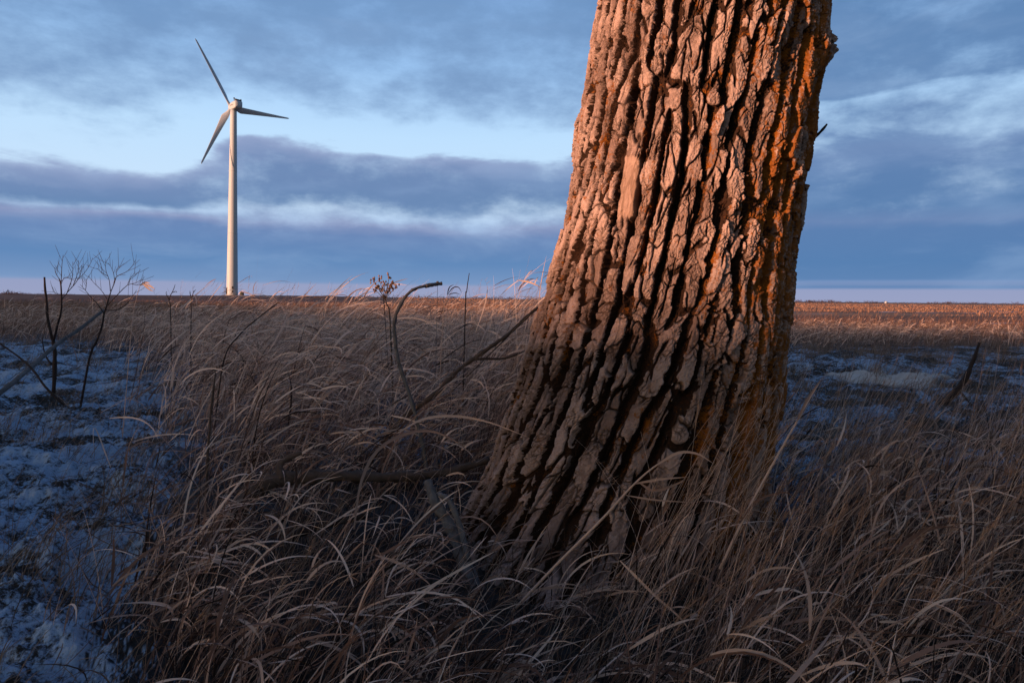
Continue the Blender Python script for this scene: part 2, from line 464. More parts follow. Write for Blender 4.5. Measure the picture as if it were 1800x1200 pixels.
# ------------------------------------------------------------------ ground sheet
def build_ground():
    az = np.concatenate([np.linspace(-52, 52, 820), np.linspace(52, 308, 190)[1:-1]]) * math.pi / 180
    rr = [0.25]
    while rr[-1] < 17: rr.append(rr[-1] * 1.0055 + 0.001)
    while rr[-1] < 9000: rr.append(rr[-1] * 1.022)
    rr = np.array(rr)
    A, R = np.meshgrid(az, rr)
    X = np.sin(A) * R; Y = np.cos(A) * R
    Z = H(X, Y)
    n, k = X.shape
    V = np.stack([X, Y, Z], -1).reshape(-1, 3)
    i = np.arange(n - 1)[:, None] * k; j = np.arange(k)[None, :]; j2 = (j + 1) % k
    Fq = np.stack([i + j, i + k + j, i + k + j2, i + j2], -1).reshape(-1, 4)
    st = rng.bit_generator.state
    cov = np.where((Y > 0.5) & (R < 40), tall_mask(X, np.maximum(Y, 0.5), True), 0).astype(float)
    rng.bit_generator.state = st
    o = mesh_np('ground', V, Fq, M_ground, {'cover': cov, 'bank': bank(X, Y) * (Y > 3)})
    tag(o, kind='structure')
build_ground()

# ------------------------------------------------------------------ the big tree
def trunk_axis():
    """silhouette columns of the photograph turned into an axis and a radius for each height"""
    rows_ = [-420, -200, 0, 100, 200, 300, 400, 500, 600, 700, 800, 900, 960, 1010, 1080]
    L = [1112, 1075, 1041, 1024, 1012, 1001, 982, 958, 932, 901, 864, 828, 802, 775, 740]
    Rr = [1520, 1486, 1456, 1446, 1436, 1423, 1411, 1401, 1391, 1379, 1366, 1352, 1350, 1358, 1380]
    zs, cx, rad = [], [], []
    for r_, l, rt in zip(rows_, L, Rr):
        tl = math.atan((l - 900) / F); tr = math.atan((rt - 900) / F)
        mid = 0.5 * (tl + tr); half = 0.5 * (tr - tl)
        Yc = TREE[1]
        d = Yc / math.cos(mid)
        zs.append(at(0.5 * (l + rt), r_, Yc * 0.975)[2]); cx.append(Yc * math.tan(mid)); rad.append(d * math.sin(half))
    zs = np.array(zs); o = np.argsort(zs)
    return zs[o], np.array(cx)[o], np.array(rad)[o]
TZ, TCX, TRAD = trunk_axis()

def trunk_point(z):
    return np.interp(z, TZ, TCX), np.interp(z, TZ, TRAD)

def build_tree():
    base = H(TREE[0], TREE[1])
    root = empty('tree', (float(TREE[0]), float(TREE[1]), float(base) - 0.05), 'massive leaning old tree trunk with deeply furrowed bark and orange lichen', 'tree')
    zf = np.arange(-0.25, 2.42, 0.0021)
    zc = np.linspace(2.42, 3.6, 60)[1:]
    z = np.concatenate([zf, zc])
    face = math.atan2(-TREE[1], -TREE[0])                      # direction towards the camera
    th = np.concatenate([np.linspace(-1.78, 1.78, 900), np.linspace(1.78, 2 * math.pi - 1.78, 110)[1:-1]])
    TH, Z = np.meshgrid(th, z)
    zi = np.clip(Z, TZ[0], TZ[-1])
    cx = np.interp(z, TZ, TCX)[:, None]; rad = np.interp(z, TZ, TRAD)[:, None] - 0.010
    # smooth the polyline
    ker = np.hanning(161); ker /= ker.sum()
    def sm(v):
        p = np.pad(v[:, 0], 80, mode='edge'); return np.convolve(p, ker, 'valid')[:, None]
    cx[:len(zf)] = sm(cx[:len(zf)]); rad[:len(zf)] = sm(rad[:len(zf)])
    # bark coordinates: u round the trunk (metres), v up; the grain twists more towards the foot
    tw = 0.035 * (Z - 1.0) - 0.09 * np.maximum(0, 1.0 - Z) ** 1.5
    u = TH * 0.52 - tw
    v = Z
    u0 = u + 0.015 * fbm(u / 0.20, v / 0.42, 5, 3) + 0.0055 * perlin(u / 0.045, v / 0.08, 6) + 0.004 * perlin(u / 0.018, v / 0.03, 8)
    v0 = v + 0.05 * perlin(u / 0.08, v / 0.3, 7)
    # long ridges that run up the trunk and fork: the phase of a narrow band of random waves
    LAM = 0.083
    rw = np.random.default_rng(31)
    acc = np.zeros(u.shape, np.complex64)
    uf = u0.astype(np.float32); vf = v0.astype(np.float32)
    for q in range(34):
        ku = (1 + rw.normal(0, 0.15)) / LAM; kv = rw.normal(0, 1.15)
        acc += np.exp(1j * (2 * math.pi * (ku * uf + kv * vf) + rw.uniform(0, 6.28)).astype(np.float32)).astype(np.complex64)
    phs = np.angle(acc).astype(float)                         # 0 on the ridge, +-pi in the furrow
    amp = np.abs(acc); amp /= amp.mean()
    d1 = (0.5 - np.abs(phs) / (2 * math.pi)) * LAM * (0.75 + 0.25 * np.clip(amp, 0, 1.6))
    jit_ = 0.006 * perlin(u / 0.06, v / 0.22, 12) + 0.0045 * perlin(u / 0.02, v / 0.045, 13)
    wl = np.where(phs > 0, 0.012, 0.029) + jit_             # the side facing the viewer's right drops steeply, the other slopes
    # the edges of the plates are broken up block by block
    vv = v0 + 0.018 * perlin(u / 0.03, v / 0.05, 15)
    cw = 0.004 * perlin(u / 0.012, v / 0.012, 17)
    d3, id3 = voronoi(u0 / 0.085, vv / 0.135, 307, 0.9)
    d5, id5 = voronoi((u0 + cw) / 0.034, (vv - cw) / 0.046, 503, 0.95)
    d4, id4 = voronoi((u0 + cw) / 0.0135, (vv + cw) / 0.017, 409, 0.95)
    d1 = np.maximum(d1 + 0.012 * (id3 - 0.5) + 0.0075 * (id5 - 0.5) + 0.003 * (id4 - 0.5), 0) 
    wall = np.clip((d1 - 0.0022) / (np.maximum(wl, 0.007) - 0.0022), 0, 1)
    wall = wall - 0.12 * np.sin(wall * 2 * math.pi) / math.pi
    id1 = 0.5 + 0.9 * perlin(u / 0.11, v / 0.30, 11)
    dep = (0.058 + 0.018 * (id1 - 0.5)) * np.clip(0.45 + 0.75 * amp, 0.4, 1.1)
    h = -dep * (1 - wall) ** 1.1 + (id1 - 0.5) * 0.012
    # slits that split the ridges lengthwise
    d2, id2 = voronoi((u0 + 0.3) / 0.052, (v0 + 0.17) / 0.22, 203, 0.9)
    slit = (1 - sstep(d2 * 0.052, 0.001, 0.0065)) * sstep(perlin(u / 0.10, v / 0.16, 14) + 0.25 * (id2 - 0.5), -0.10, 0.08)
    h = h - 0.020 * slit * wall
    h = h + 0.008 * (id2 - 0.5) * wall
    # breaks across the ridges
    brk = (1 - sstep(d3 * 0.105, 0.0005, 0.0048)) * sstep(perlin(u / 0.12, v / 0.14, 16), -0.30, -0.05)
    h = h - 0.020 * brk * wall + 0.024 * (id3 - 0.5) * wall
    # scaly crazing of the plates
    cr = (1 - sstep(d4 * 0.015, 0.0003, 0.0026))
    cr5 = (1 - sstep(d5 * 0.04, 0.0004, 0.0034))
    cm = sstep(perlin(u / 0.09, v / 0.13, 28), -0.35, 0.2)
    h = h + (-0.0034 * cr * cm + 0.0030 * (id4 - 0.5) * cm - 0.006 * cr5 * cm + 0.0025 * (id5 - 0.5)) * (0.25 + 0.75 * wall)
    h = h + 0.0034 * fbm(u / 0.0075, v / 0.009, 29, 2, 0.6)
    cr = np.maximum(cr, cr5)
    # crumbly furrow flanks, general lumpiness
    h = h + (1 - wall) * 0.014 * fbm(u / 0.020, v / 0.034, 18, 4, 0.7) + 0.0030 * fbm(u / 0.010, v / 0.012, 19, 3, 0.6)
    h = h + 0.018 * fbm(u / 0.30, v / 0.55, 20, 2)
    ang = face + TH
    # the broken knot on the right-hand edge and a swelling above it
    kn = np.exp(-((TH - 1.40) / 0.16) ** 2 - ((Z - 2.01) / 0.050) ** 2)
    kn2 = np.exp(-((TH - 1.20) / 0.20) ** 2 - ((Z - 1.93) / 0.13) ** 2)
    h = h + 0.040 * kn * (1 + 0.6 * perlin(u / 0.03, v / 0.03, 23)) + 0.02 * kn2
    # flare into root buttresses at the foot
    but = np.maximum(0, 0.35 - Z) ** 1.5 * 0.35 * (1 + 0.8 * np.cos(TH * 3.0 + 0.6))
    Rm = rad + h + but
    X = cx + np.cos(ang) * Rm; Y = TREE[1] + np.sin(ang) * Rm
    V = np.stack([X, Y, Z], -1)
    # smooth torn patch of bare bark
    px, py = project(V)
    facing = np.abs(TH) < 1.5
    c = (np.hypot(px - 1106, py - 330) + (~facing) * 1e6)
    i0 = np.unravel_index(np.argmin(c), c.shape)
    pu, pz = u[i0], z[i0[0]]
    skew = (u - pu) + 0.10 * (Z - pz)
    sc_ = (1 - sstep(np.abs(skew) / 0.040 + 0.18 * perlin(u / .02, v / .05, 24), 0.8, 1.0)) * (1 - sstep(np.abs(Z - pz) / 0.125 + 0.15 * perlin(u / .02, v / .05, 25), 0.85, 1.0))
    h2 = h * (1 - sc_) + sc_ * (-0.002 + 0.0035 * fbm(u / 0.010, v / 0.09, 26, 4, 0.6) - 0.004 * (np.abs(perlin(u / 0.02, v / 0.12, 30)) < 0.05))
    Rm = rad + h2 + but
    V = np.stack([cx + np.cos(ang) * Rm, TREE[1] + np.sin(ang) * Rm, Z], -1)
    edge_ = np.where(phs > 0, 0.0095, 0.0215) + 0.7 * jit_ + 0.004 * fbm(u / 0.012, v / 0.016, 35, 3, 0.6)
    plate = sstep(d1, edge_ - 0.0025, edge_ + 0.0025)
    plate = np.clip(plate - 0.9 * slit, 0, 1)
    crack = np.clip(np.maximum(brk, np.maximum(cr5 * 0.95, cr * 0.6) * cm), 0, 1) * wall * (1 - sc_)
    tone = np.clip(0.5 + 0.5 * (id1 - 0.5) + 0.5 * (id3 - 0.5) + 0.35 * (id4 - 0.5), 0, 1)
    # lichen likes the right-hand side of the trunk and the sheltered flanks
    li = 0.0 + 0.62 * sstep(TH, 0.20, 0.85) + 0.22 * (1 - wall) + 0.55 * perlin(u / 0.10, v / 0.35, 27) + 0.16 * sstep(Z, 0.6, 1.2) - 0.1 * (wall > .9) - 1.0 * kn - 0.5 * (1 - sstep(d1, 0.004, 0.012))
    li = np.clip(li, 0, 1)
    n, k = Z.shape
    i = np.arange(n - 1)[:, None] * k; j = np.arange(k)[None, :]; j2 = (j + 1) % k
    Fq = np.stack([i + j, i + j2, i + k + j2, i + k + j], -1).reshape(-1, 4)
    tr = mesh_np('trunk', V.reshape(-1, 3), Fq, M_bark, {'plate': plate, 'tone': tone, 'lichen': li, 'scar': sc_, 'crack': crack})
    child(tr, root)
    # bare limbs above the picture
    top = V[-1].mean(0)
    mb = MB()
    for q, (dx, dy, dz, r0) in enumerate([(0.9, 0.5, 2.6, 0.27), (-1.0, 0.6, 2.4, 0.24), (0.3, 1.2, 2.0, 0.2)]):
        P = spline([top - [0, 0, .35], top + np.array([dx, dy, dz]) * 0.35, top + np.array([dx, dy, dz]) * 0.7 + [0, 0, .1], top + np.array([dx * 1.3, dy * 1.3, dz])], 14)
        mb.tube(P, np.linspace(r0, 0.05, 14), 10, 0.12, q)
    mb.build('limb', M_branch, root)
    mb = MB()
    s0 = at(1424, 252, 2.84); s1 = at(1438, 236, 2.82); s2 = at(1446, 228, 2.81); s3 = at(1454, 218, 2.80)
    mb.tube(spline([s0 - [0.04, 0, 0.05], s0, s1, s2, s3], 9), [.006, .006, .0055, .005, .006, .005, .006, .005, .0035], 6, 0.15, 4)
    mb.build('twig', M_dark, root)
    return root
build_tree()

# ------------------------------------------------------------------ wind turbine
def build_turbine():
    D = 260.0
    b0 = at(408, 515.5, D)
    hubz = at(405, 188, D)[2]
    z0 = float(H(b0[0], b0[1]))
    X0, Y0 = float(b0[0]), D
    root = empty('wind_turbine', (X0, Y0, z0), 'tall white three bladed wind turbine standing alone on the horizon', 'wind turbine')
    # tower: tapered shell with flange rings
    mb = MB()
    n = 40
    zs = np.linspace(z0 - 0.5, hubz - 1.35, n)
    t = np.linspace(0, 1, n)
    mb.tube(np.stack([np.full(n, X0), np.full(n, Y0), zs], -1), 2.10 - 0.95 * t ** 0.9, 40)
    mb.build('tower', M_white, root)
    for fr in (0.33, 0.66):
        mb = MB(); zz = z0 + fr * (hubz - z0); rr = 2.10 - 0.95 * fr ** 0.9
        mb.tube([(X0, Y0, zz - 0.1), (X0, Y0, zz + 0.1)], [rr + 0.03, rr + 0.03], 40)
        mb.build('flange', M_white, root)
    ps = math.radians(54)
    ax = np.array([math.sin(ps), -math.cos(ps), 0])           # from the rotor back along the nacelle, right and towards the camera
    pl = np.array([math.cos(ps), math.sin(ps), 0])            # in the rotor plane
    up = np.array([0, 0, 1.0])
    Rm = np.stack([ax, pl, up], 1)
    c = np.array([X0, Y0, hubz])
    def loft(secs, mb):
        # secs: list of (along, half width, z low, z high)
        V = []
        m = 20
        for (s, hw, zl, zh) in secs:
            cz = 0.5 * (zl + zh); hz = 0.5 * (zh - zl)
            for q in range(m):
                an = 2 * math.pi * q / m
                cs, sn = math.cos(an), math.sin(an)
                ex = 0.32
                yy = hw * math.copysign(abs(cs) ** ex, cs); zz = cz + hz * math.copysign(abs(sn) ** ex, sn)
                V.append(c + ax * s + pl * yy + up * zz)
        Fq = []
        for i in range(len(secs) - 1):
            for q in range(m):
                q2 = (q + 1) % m
                Fq.append((i * m + q, i * m + q2, (i + 1) * m + q2, (i + 1) * m + q))
        for e0, s_ in ((0, 1), ((len(secs) - 1) * m, -1)):
            for q in range(1, m - 1, 2):
                Fq.append((e0, e0 + q + 1, e0 + q, e0 + q) if False else (e0, e0 + (q + 2) % m, e0 + q + 1, e0 + q))
        mb.add(V, Fq)
    mb = MB(); loft([(-1.1, 0.95, -1.0, 0.85), (-0.7, 1.3, -1.25, 1.15), (0.8, 1.45, -1.35, 1.5), (3.0, 1.5, -1.05, 1.75), (3.6, 1.4, -0.75, 1.7)], mb)
    nac = mb.build('nacelle', M_white, root, smooth=False)
    mb = MB(); mb.box(c + ax * 3.0 + up * 2.05, (0.5, 2.6, 0.55), Rm); mb.box(c + ax * 2.9 + up * 2.4 + pl * 1.2, (0.2, 0.3, 0.6), Rm)
    o = mb.build('cooler_box', M_steel, root, False)
    mb = MB(); mb.tube([c + ax * 1.9 - pl * 1.0 + up * 1.6, c + ax * 1.9 - pl * 1.0 + up * 2.9], [.09, .09], 6); mb.box(c + ax * 1.9 - pl * 1.0 + up * 2.75, (.35, .35, .5), Rm)
    mb.build('wind_vane', M_steel, root, False)
    # faint grey lettering panel on the side of the nacelle: strokes only, unreadable at this distance
    mb = MB()
    for k in range(6):
        s = 0.25 + k * 0.36
        mb.box(c + ax * s - pl * 1.505 + up * (0.22), (0.08, 0.03, 0.5), Rm)
        mb.box(c + ax * (s + 0.09) - pl * 1.505 + up * (0.22 + 0.2 * ((k * 7) % 3 - 1)), (0.2, 0.03, 0.09), Rm)
    mb.build('lettering', M_letter, root, False)
    hc = c - ax * 1.75
    mb = MB()
    tt = np.linspace(0, 1, 10)
    mb.tube(np.array([hc - ax * (1.0 - 1.75 * k) for k in tt]), 1.05 * np.sqrt(np.clip(1 - (1 - np.minimum(1, tt * 1.5)) ** 2, 0.01, 1)), 24)
    mb.build('hub', M_white, root)
    a0 = math.radians(-33.5)
    for k in range(3):
        an = a0 + k * 2 * math.pi / 3
        d = pl * math.sin(an) + up * math.cos(an)
        w = np.cross(ax, d)
        V = []; L = 26.2; ns = 34; m = 14
        for i in range(ns):
            s = i / (ns - 1)
            rr = 0.7 + s * (L - 0.7)
            rt = min(1, s / 0.16); rt = rt * rt * (3 - 2 * rt)
            ch = 0.55 * (1 - rt) + rt * (1.28 * (1 - 0.80 * ((s - 0.16) / 0.84 if s > .16 else 0) ** 0.8))
            if s > 0.96: ch *= math.sqrt(max(0.02, 1 - ((s - 0.96) / 0.04) ** 2))
            th = 0.55 * (1 - rt) + rt * ch * 0.16
            tw = -math.radians(38 * (1 - s) ** 1.6 + 3)
            cd = w * math.cos(tw) - ax * math.sin(tw); nd = w * math.sin(tw) + ax * math.cos(tw)
            off = rt * 0.35 * ch
            bend = -ax * (0.0 * s * s)
            for q in range(m):
                b_ = 2 * math.pi * q / m
                cs = math.cos(b_); sn = math.sin(b_)
                sharp = 1 - 0.45 * rt * max(0, -cs)
                V.append(hc + d * rr + bend + cd * (ch * cs - off) + nd * (th * sn * sharp))
        Fq = []
        for i in range(ns - 1):
            for q in range(m):
                q2 = (q + 1) % m
                Fq.append((i * m + q, i * m + q2, (i + 1) * m + q2, (i + 1) * m + q))
        for q in range(0, m, 2): pass
        Fq += [((ns - 1) * m, (ns - 1) * m + q, (ns - 1) * m + q + 1, (ns - 1) * m + q + 2) for q in range(1, m - 2, 2)]
        mb = MB(); mb.add(V, Fq); mb.build('blade', M_white, root)
    # door with its steps and hood
    def tp(an_px, zz, out):
        an = math.atan2(-Y0, -X0) + an_px
        rr = 2.10 + out
        return np.array([X0 + math.cos(an) * rr, Y0 + math.sin(an) * rr, zz]), an
    for k, (dz, hh) in enumerate(((1.5, 0.75), (3.0, 0.95))):
        p, an = tp(0.05, z0 + dz, -0.03)
        R2 = np.array([[math.cos(an), -math.sin(an), 0], [math.sin(an), math.cos(an), 0], [0, 0, 1]])
        mb = MB(); mb.box(p, (0.16, 0.55, hh), R2); mb.build('vent', M_steel, root, False)
    p, an = tp(-1.25, z0 + 1.6, 0.05)
    R2 = np.array([[math.cos(an), -math.sin(an), 0], [math.sin(an), math.cos(an), 0], [0, 0, 1]])
    mb = MB(); mb.box(p, (0.16, 1.0, 2.2), R2); mb.build('door', M_steel, root, False)
    mb = MB()
    p2, _ = tp(-1.25, z0 + 0.35, 0.7)
    for k in range(4): mb.box(p2 + np.array([math.cos(an), math.sin(an), 0]) * (0.32 * k - 0.2) + [0, 0, 0.18 - 0.2 * k], (0.3, 1.2, 0.06), R2)
    for s in (-0.55, 0.55):
        sd_ = np.array([-math.sin(an), math.cos(an), 0]) * s
        mb.tube([p2 + sd_ + np.array([math.cos(an), math.sin(an), 0]) * (-0.3) + [0, 0, 1.1], p2 + sd_ + np.array([math.cos(an), math.sin(an), 0]) * 0.9 + [0, 0, 0.4]], [.04, .04], 6)
    mb.build('stair', M_steel, root, False)
    mb = MB(); mb.box(tp(-1.25, z0 + 2.95, 0.45)[0], (1.1, 1.3, 0.14), R2); mb.build('door_hood', M_steel, root, False)
    mb = MB(); mb.tube([(X0, Y0, z0 - 0.6), (X0, Y0, z0 + 0.12)], [3.1, 3.0], 32); mb.build('foundation', M_concrete, root, False)
    # transformer cabinet a few steps to the right of the tower
    tx = at(427, 515, D)
    tz = float(H(tx[0], D - 1))
    r2 = empty('transformer_cabinet', (float(tx[0]), D - 1, tz), 'small dark green cabinet on the ground beside the white turbine tower', 'cabinet')
    mb = MB(); mb.box((tx[0], D - 1, tz + 0.75), (1.25, 1.0, 1.1)); mb.build('body', M_green, r2, False)
    mb = MB(); mb.box((tx[0], D - 1, tz + 1.33), (1.36, 1.1, 0.07)); mb.build('lid', M_steel, r2, False)
    mb = MB(); mb.box((tx[0], D - 1, tz + 0.06), (1.5, 1.3, 0.27)); mb.build('plinth', M_concrete, r2, False)
build_turbine()

# ------------------------------------------------------------------ distant building and woods
def build_far():
    p = at(1556.5, 533.2, 900.0); x0 = float(p[0]); y0 = 900.0; z0 = float(H(x0, y0))
    r = empty('white_shed', (x0, y0, z0), 'tiny white shed far away on the right hand skyline', 'shed')
    mb = MB(); mb.box((x0, y0, z0 + 1.0), (1.9, 3.6, 1.8)); mb.build('wall', M_white, r, False)
    mb = MB(); V = [(x0 - 1.4, y0 - 2.2, z0 + 2.05), (x0 + 1.4, y0 - 2.2, z0 + 2.05), (x0 + 1.4, y0 + 2.2, z0 + 2.05), (x0 - 1.4, y0 + 2.2, z0 + 2.05), (x0, y0 - 2.2, z0 + 2.75), (x0, y0 + 2.2, z0 + 2.75)]
    mb.add(V, [(0, 1, 2, 3), (0, 3, 5, 4), (1, 4, 5, 2), (0, 4, 1, 1), (2, 5, 3, 3)])
    mb.build('roof', M_white, r, False)
    # shelter belts along the skyline: bare scrubby trees, each a cloud of small twiggy faces on a stem
    m, t, b, o = new_mat('bare_scrub')
    b.inputs['Base Color'].default_value = (.06, .042, .05, 1)
    V = []; Fq = []; n = 0
    rg = np.random.default_rng(11)
    def clump(x, y, h, w):
        nonlocal n
        z = float(H(x, y))
        k = 26
        c = np.stack([rg.normal(0, w * 0.36, k), rg.normal(0, w * 0.3, k), np.abs(rg.normal(0.42, 0.26, k)) * h], -1)
        for q in c:
            s = h * rg.uniform(0.05, 0.15)
            d1 = rg.normal(0, 1, 3); d1 /= np.linalg.norm(d1); d2 = np.cross(d1, rg.normal(0, 1, 3)); d2 /= np.linalg.norm(d2)
            pt = np.array([x, y, z]) + q
            V.extend([pt - d1 * s * 1.6, pt + d2 * s * .7, pt + d1 * s * 1.6, pt - d2 * s * .7]); Fq.append((n, n + 1, n + 2, n + 3)); n += 4
    for (p0, p1, Y, h, cnt) in ((1398, 1475, 700, 3.2, 60), (1470, 1560, 1000, 2.6, 60), (1520, 1550, 1000, 4.0, 14), (1560, 1640, 1600, 2.6, 50), (1630, 1720, 1500, 4.2, 90), (1715, 1830, 1500, 3.6, 70), (1780, 1820, 1300, 5.0, 16),
                                (-60, 40, 700, 2.8, 50), (0, 20, 690, 4.6, 12), (30, 130, 760, 1.8, 60), (640, 960, 1300, 5.5, 150)):
        for _ in range(cnt):
            px = rg.uniform(p0, p1); yy = Y * rg.uniform(0.96, 1.05)
            clump((px - 900) / F * yy, yy, h * rg.uniform(0.4, 1.2), h * rg.uniform(1.0, 2.6))
    o = mesh_np('distant_woods', np.array(V), np.array(Fq), m, None, False)
    tag(o, 'thin dark line of far off scrub and woods along the skyline', 'woods', kind='stuff')
build_far()

# ------------------------------------------------------------------ branches, saplings and other single things
def path(pix, n=24):
    """control points given as photo pixel and depth -> smooth 3-D path"""
    return spline([at(*p) for p in pix], n)

def stick(name, label, cat, pix, r0, r1, mat, sides=9, rough=0.16, seed=0, n=30, knots=0, tone=0.5, parts=()):
    P = path(pix, n)
    t = np.linspace(0, 1, n)
    R = (r0 + (r1 - r0) * t) * (1 + 0.10 * np.sin(t * 37 + seed) * np.sin(t * 11))
    for k in range(knots):
        R *= 1 + 0.28 * np.exp(-((t - (k + 0.6) / (knots + 0.4)) / 0.018) ** 2)
    root = empty(name, tuple(float(v) for v in P[0]), label, cat)
    mb = MB(); mb.tube(P, R, sides, rough, seed, tone); mb.build('stem', mat, root)
    for q, (pp, a0, a1) in enumerate(parts):
        mb = MB(); Q = path(pp, 12); mb.tube(Q, np.linspace(a0, a1, 12), 6, 0.15, seed + q + 1, tone); mb.build('twig', mat, root)
    return root

def saplings():
    # two bare bushes on the left, drawn as forking tubes
    def fork(root, Y, seed, lines):
        for k, (w0, w1, pts) in enumerate(lines):
            P = path([(x_, y_, Y + dy) for (x_, y_, dy) in pts], 10)
            mb = MB(); mb.tube(P, np.linspace(w0, w1, 10) * 0.72, 6, 0.22, seed + k); 
            if k > 1:
                for f_ in (3, 5, 7, 8):
                    sgn = 1 if (f_ + k) % 2 else -1
                    d_ = P[f_ + 1] - P[f_]; d_ = d_ / np.linalg.norm(d_)
                    o_ = np.array([d_[2] * sgn, 0.3 * random.uniform(-1, 1), -d_[0] * sgn]) * 0.75 + d_ + [0, 0, .2]
                    ln_ = random.uniform(.04, .12)
                    mb.tube([P[f_], P[f_] + o_ * ln_ * .5, P[f_] + (o_ + [0, 0, .15]) * ln_], [.0016, .0013, .0008], 5, .1, k)
            mb.build('branch' if k else 'stem', M_dark, root)
    Y = 6.4
    b = at(95, 668, Y)
    r1 = empty('sapling', (float(b[0]), Y, float(H(b[0], Y))), 'bare dark sapling with thin upright twigs and a broken dead stem', 'sapling')
    zb = project(np.array([b[0], Y, float(H(b[0], Y)) - 0.03]))[1]
    fork(r1, Y, 5, [
        (.026, .020, [(94, zb, 0), (96, 640, 0), (96, 612, 0), (92, 595, 0)]),
        (.018, .010, [(92, 597, 0), (84, 560, .02), (82, 530, .03), (79, 505, .03), (78, 487, .03)]),
        (.014, .006, [(94, 600, 0), (101, 572, -.05), (108, 545, -.1), (108, 518, -.1), (107, 500, -.12), (104, 490, -.1)]),
        (.006, .0022, [(107, 502, -.12), (108, 485, -.12), (109, 465, -.12), (111, 448, -.12)]),
        (.005, .002, [(104, 490, -.1), (98, 480, -.1), (96, 470, -.1)]),
        (.006, .0024, [(107, 528, -.1), (120, 512, -.05), (134, 496, 0), (142, 480, 0), (144, 466, 0)]),
        (.0045, .002, [(109, 520, -.1), (98, 515, -.12), (92, 512, -.12)]),
        (.005, .002, [(118, 514, -.05), (126, 492, -.05), (128, 478, -.05), (128, 460, -.05)]),
        (.0045, .002, [(128, 503, 0), (136, 482, .05), (138, 470, .05), (138, 457, .05)]),
        (.004, .0018, [(136, 492, 0), (148, 480, 0), (158, 465, 0), (163, 453, 0)]),
        (.004, .0018, [(108, 495, -.12), (114, 488, -.12), (120, 487, -.12)]),
        (.012, .004, [(90, 640, .05), (82, 628, .1), (76, 610, .1), (74, 590, .1)])])
    Y2 = 6.0
    b2 = at(150, 640, Y2)
    r2 = empty('sapling', (float(b2[0]), Y2, float(H(b2[0], Y2))), 'bare dark sapling with a wide forked crown beside the leaning pale pole', 'sapling')
    zb2 = project(np.array([b2[0], Y2, float(H(b2[0], Y2)) - 0.03]))[1]
    fork(r2, Y2, 25, [
        (.015, .011, [(140, zb2, 0), (158, 625, 0), (170, 600, 0), (180, 570, 0), (183, 550, 0)]),
        (.009, .004, [(183, 552, 0), (188, 535, 0), (194, 515, 0), (200, 500, 0), (204, 488, 0)]),
        (.005, .002, [(200, 498, 0), (205, 486, 0), (222, 478, 0), (232, 468, 0), (238, 457, 0)]),
        (.0045, .0018, [(194, 512, 0), (192, 492, 0), (186, 475, 0), (186, 455, 0)]),
        (.004, .0018, [(189, 485, 0), (180, 480, 0), (170, 471, 0)]),
        (.006, .002, [(188, 538, 0), (200, 525, -.05), (214, 510, -.05), (226, 500, -.05), (240, 497, -.05), (250, 489, -.05)]),
        (.004, .0016, [(226, 500, -.05), (230, 488, -.05), (238, 478, -.05)]),
        (.0035, .0016, [(232, 499, -.05), (244, 501, -.05), (255, 494, -.05)]),
        (.004, .0018, [(202, 494, 0), (198, 475, 0), (190, 462, 0)]),
        (.0065, .0022, [(182, 550, 0), (172, 535, .05), (158, 520, .05), (150, 510, .05), (141, 500, .05)]),
        (.0045, .0018, [(188, 525, 0), (178, 510, .05), (165, 497, .05), (155, 484, .05)]),
        (.004, .0016, [(150, 511, .05), (152, 500, .05), (152, 490, .05)]),
        (.0035, .0016, [(206, 486, 0), (204, 476, 0), (210, 466, 0)]),
        (.007, .0025, [(186, 545, 0), (204, 545, -.1), (222, 535, -.1), (232, 522, -.1), (240, 510, -.1)])])
saplings()

def gz(px, Y, dz=-0.05):
    """photo row at which the ground shows at that column and depth"""
    p = at(px, 600, Y)
    return float(project(np.array([p[0], Y, float(H(p[0], Y)) + dz]))[1])

stick('leaning_pole', 'long pale dead pole leaning up through the bare saplings', 'pole', [(-60, 722, 4.6), (0, 690, 4.8), (60, 640, 5.2), (100, 605, 5.5), (140, 578, 5.8), (182, 545, 6.1)], .021, .013, M_grey, 9, .14, 3, 30)
stick('thin_stick', 'thin dark stick slanting down to the frosty ground below the pale pole', 'stick', [(-20, 590, 4.3), (30, 625, 4.2), (58, 650, 4.1), (80, 680, 4.0), (112, 712, 4.0)], .005, .007, M_dark, 6, .14, 4, 20)
stick('bent_branch', 'slender dead branch curving up out of the grass, its blackened tip pointing right', 'branch', [(760, gz(760, 3.3), 3.3), (748, 810, 3.3), (738, 760, 3.3), (722, 700, 3.3), (702, 640, 3.3), (694, 590, 3.3), (694, 562, 3.3), (704, 535, 3.32), (722, 512, 3.35), (748, 502, 3.4), (768, 499, 3.45)], .0095, .0065, M_grey, 9, .22, 7, 60, 9, parts=[([(748, 503, 3.4), (758, 501, 3.42), (768, 499.5, 3.45), (777, 498, 3.46)], .011, .009), ([(766, 500, 3.45), (769, 496, 3.45), (771, 496, 3.45)], .007, .004)])
stick('rising_branch', 'brown branch slanting up from the grass towards the left side of the trunk', 'branch', [(610, gz(610, 3.5), 3.5), (700, 745, 3.55), (768, 690, 3.6), (800, 655, 3.65), (850, 618, 3.7), (890, 590, 3.75), (920, 562, 3.8), (945, 540, 3.85)], .0145, .0075, M_branch, 9, .2, 9, 40, 6, parts=[([(826, 634, 3.68), (850, 630, 3.7), (885, 630, 3.75), (925, 617, 3.8), (945, 612, 3.82)], .008, .006)])
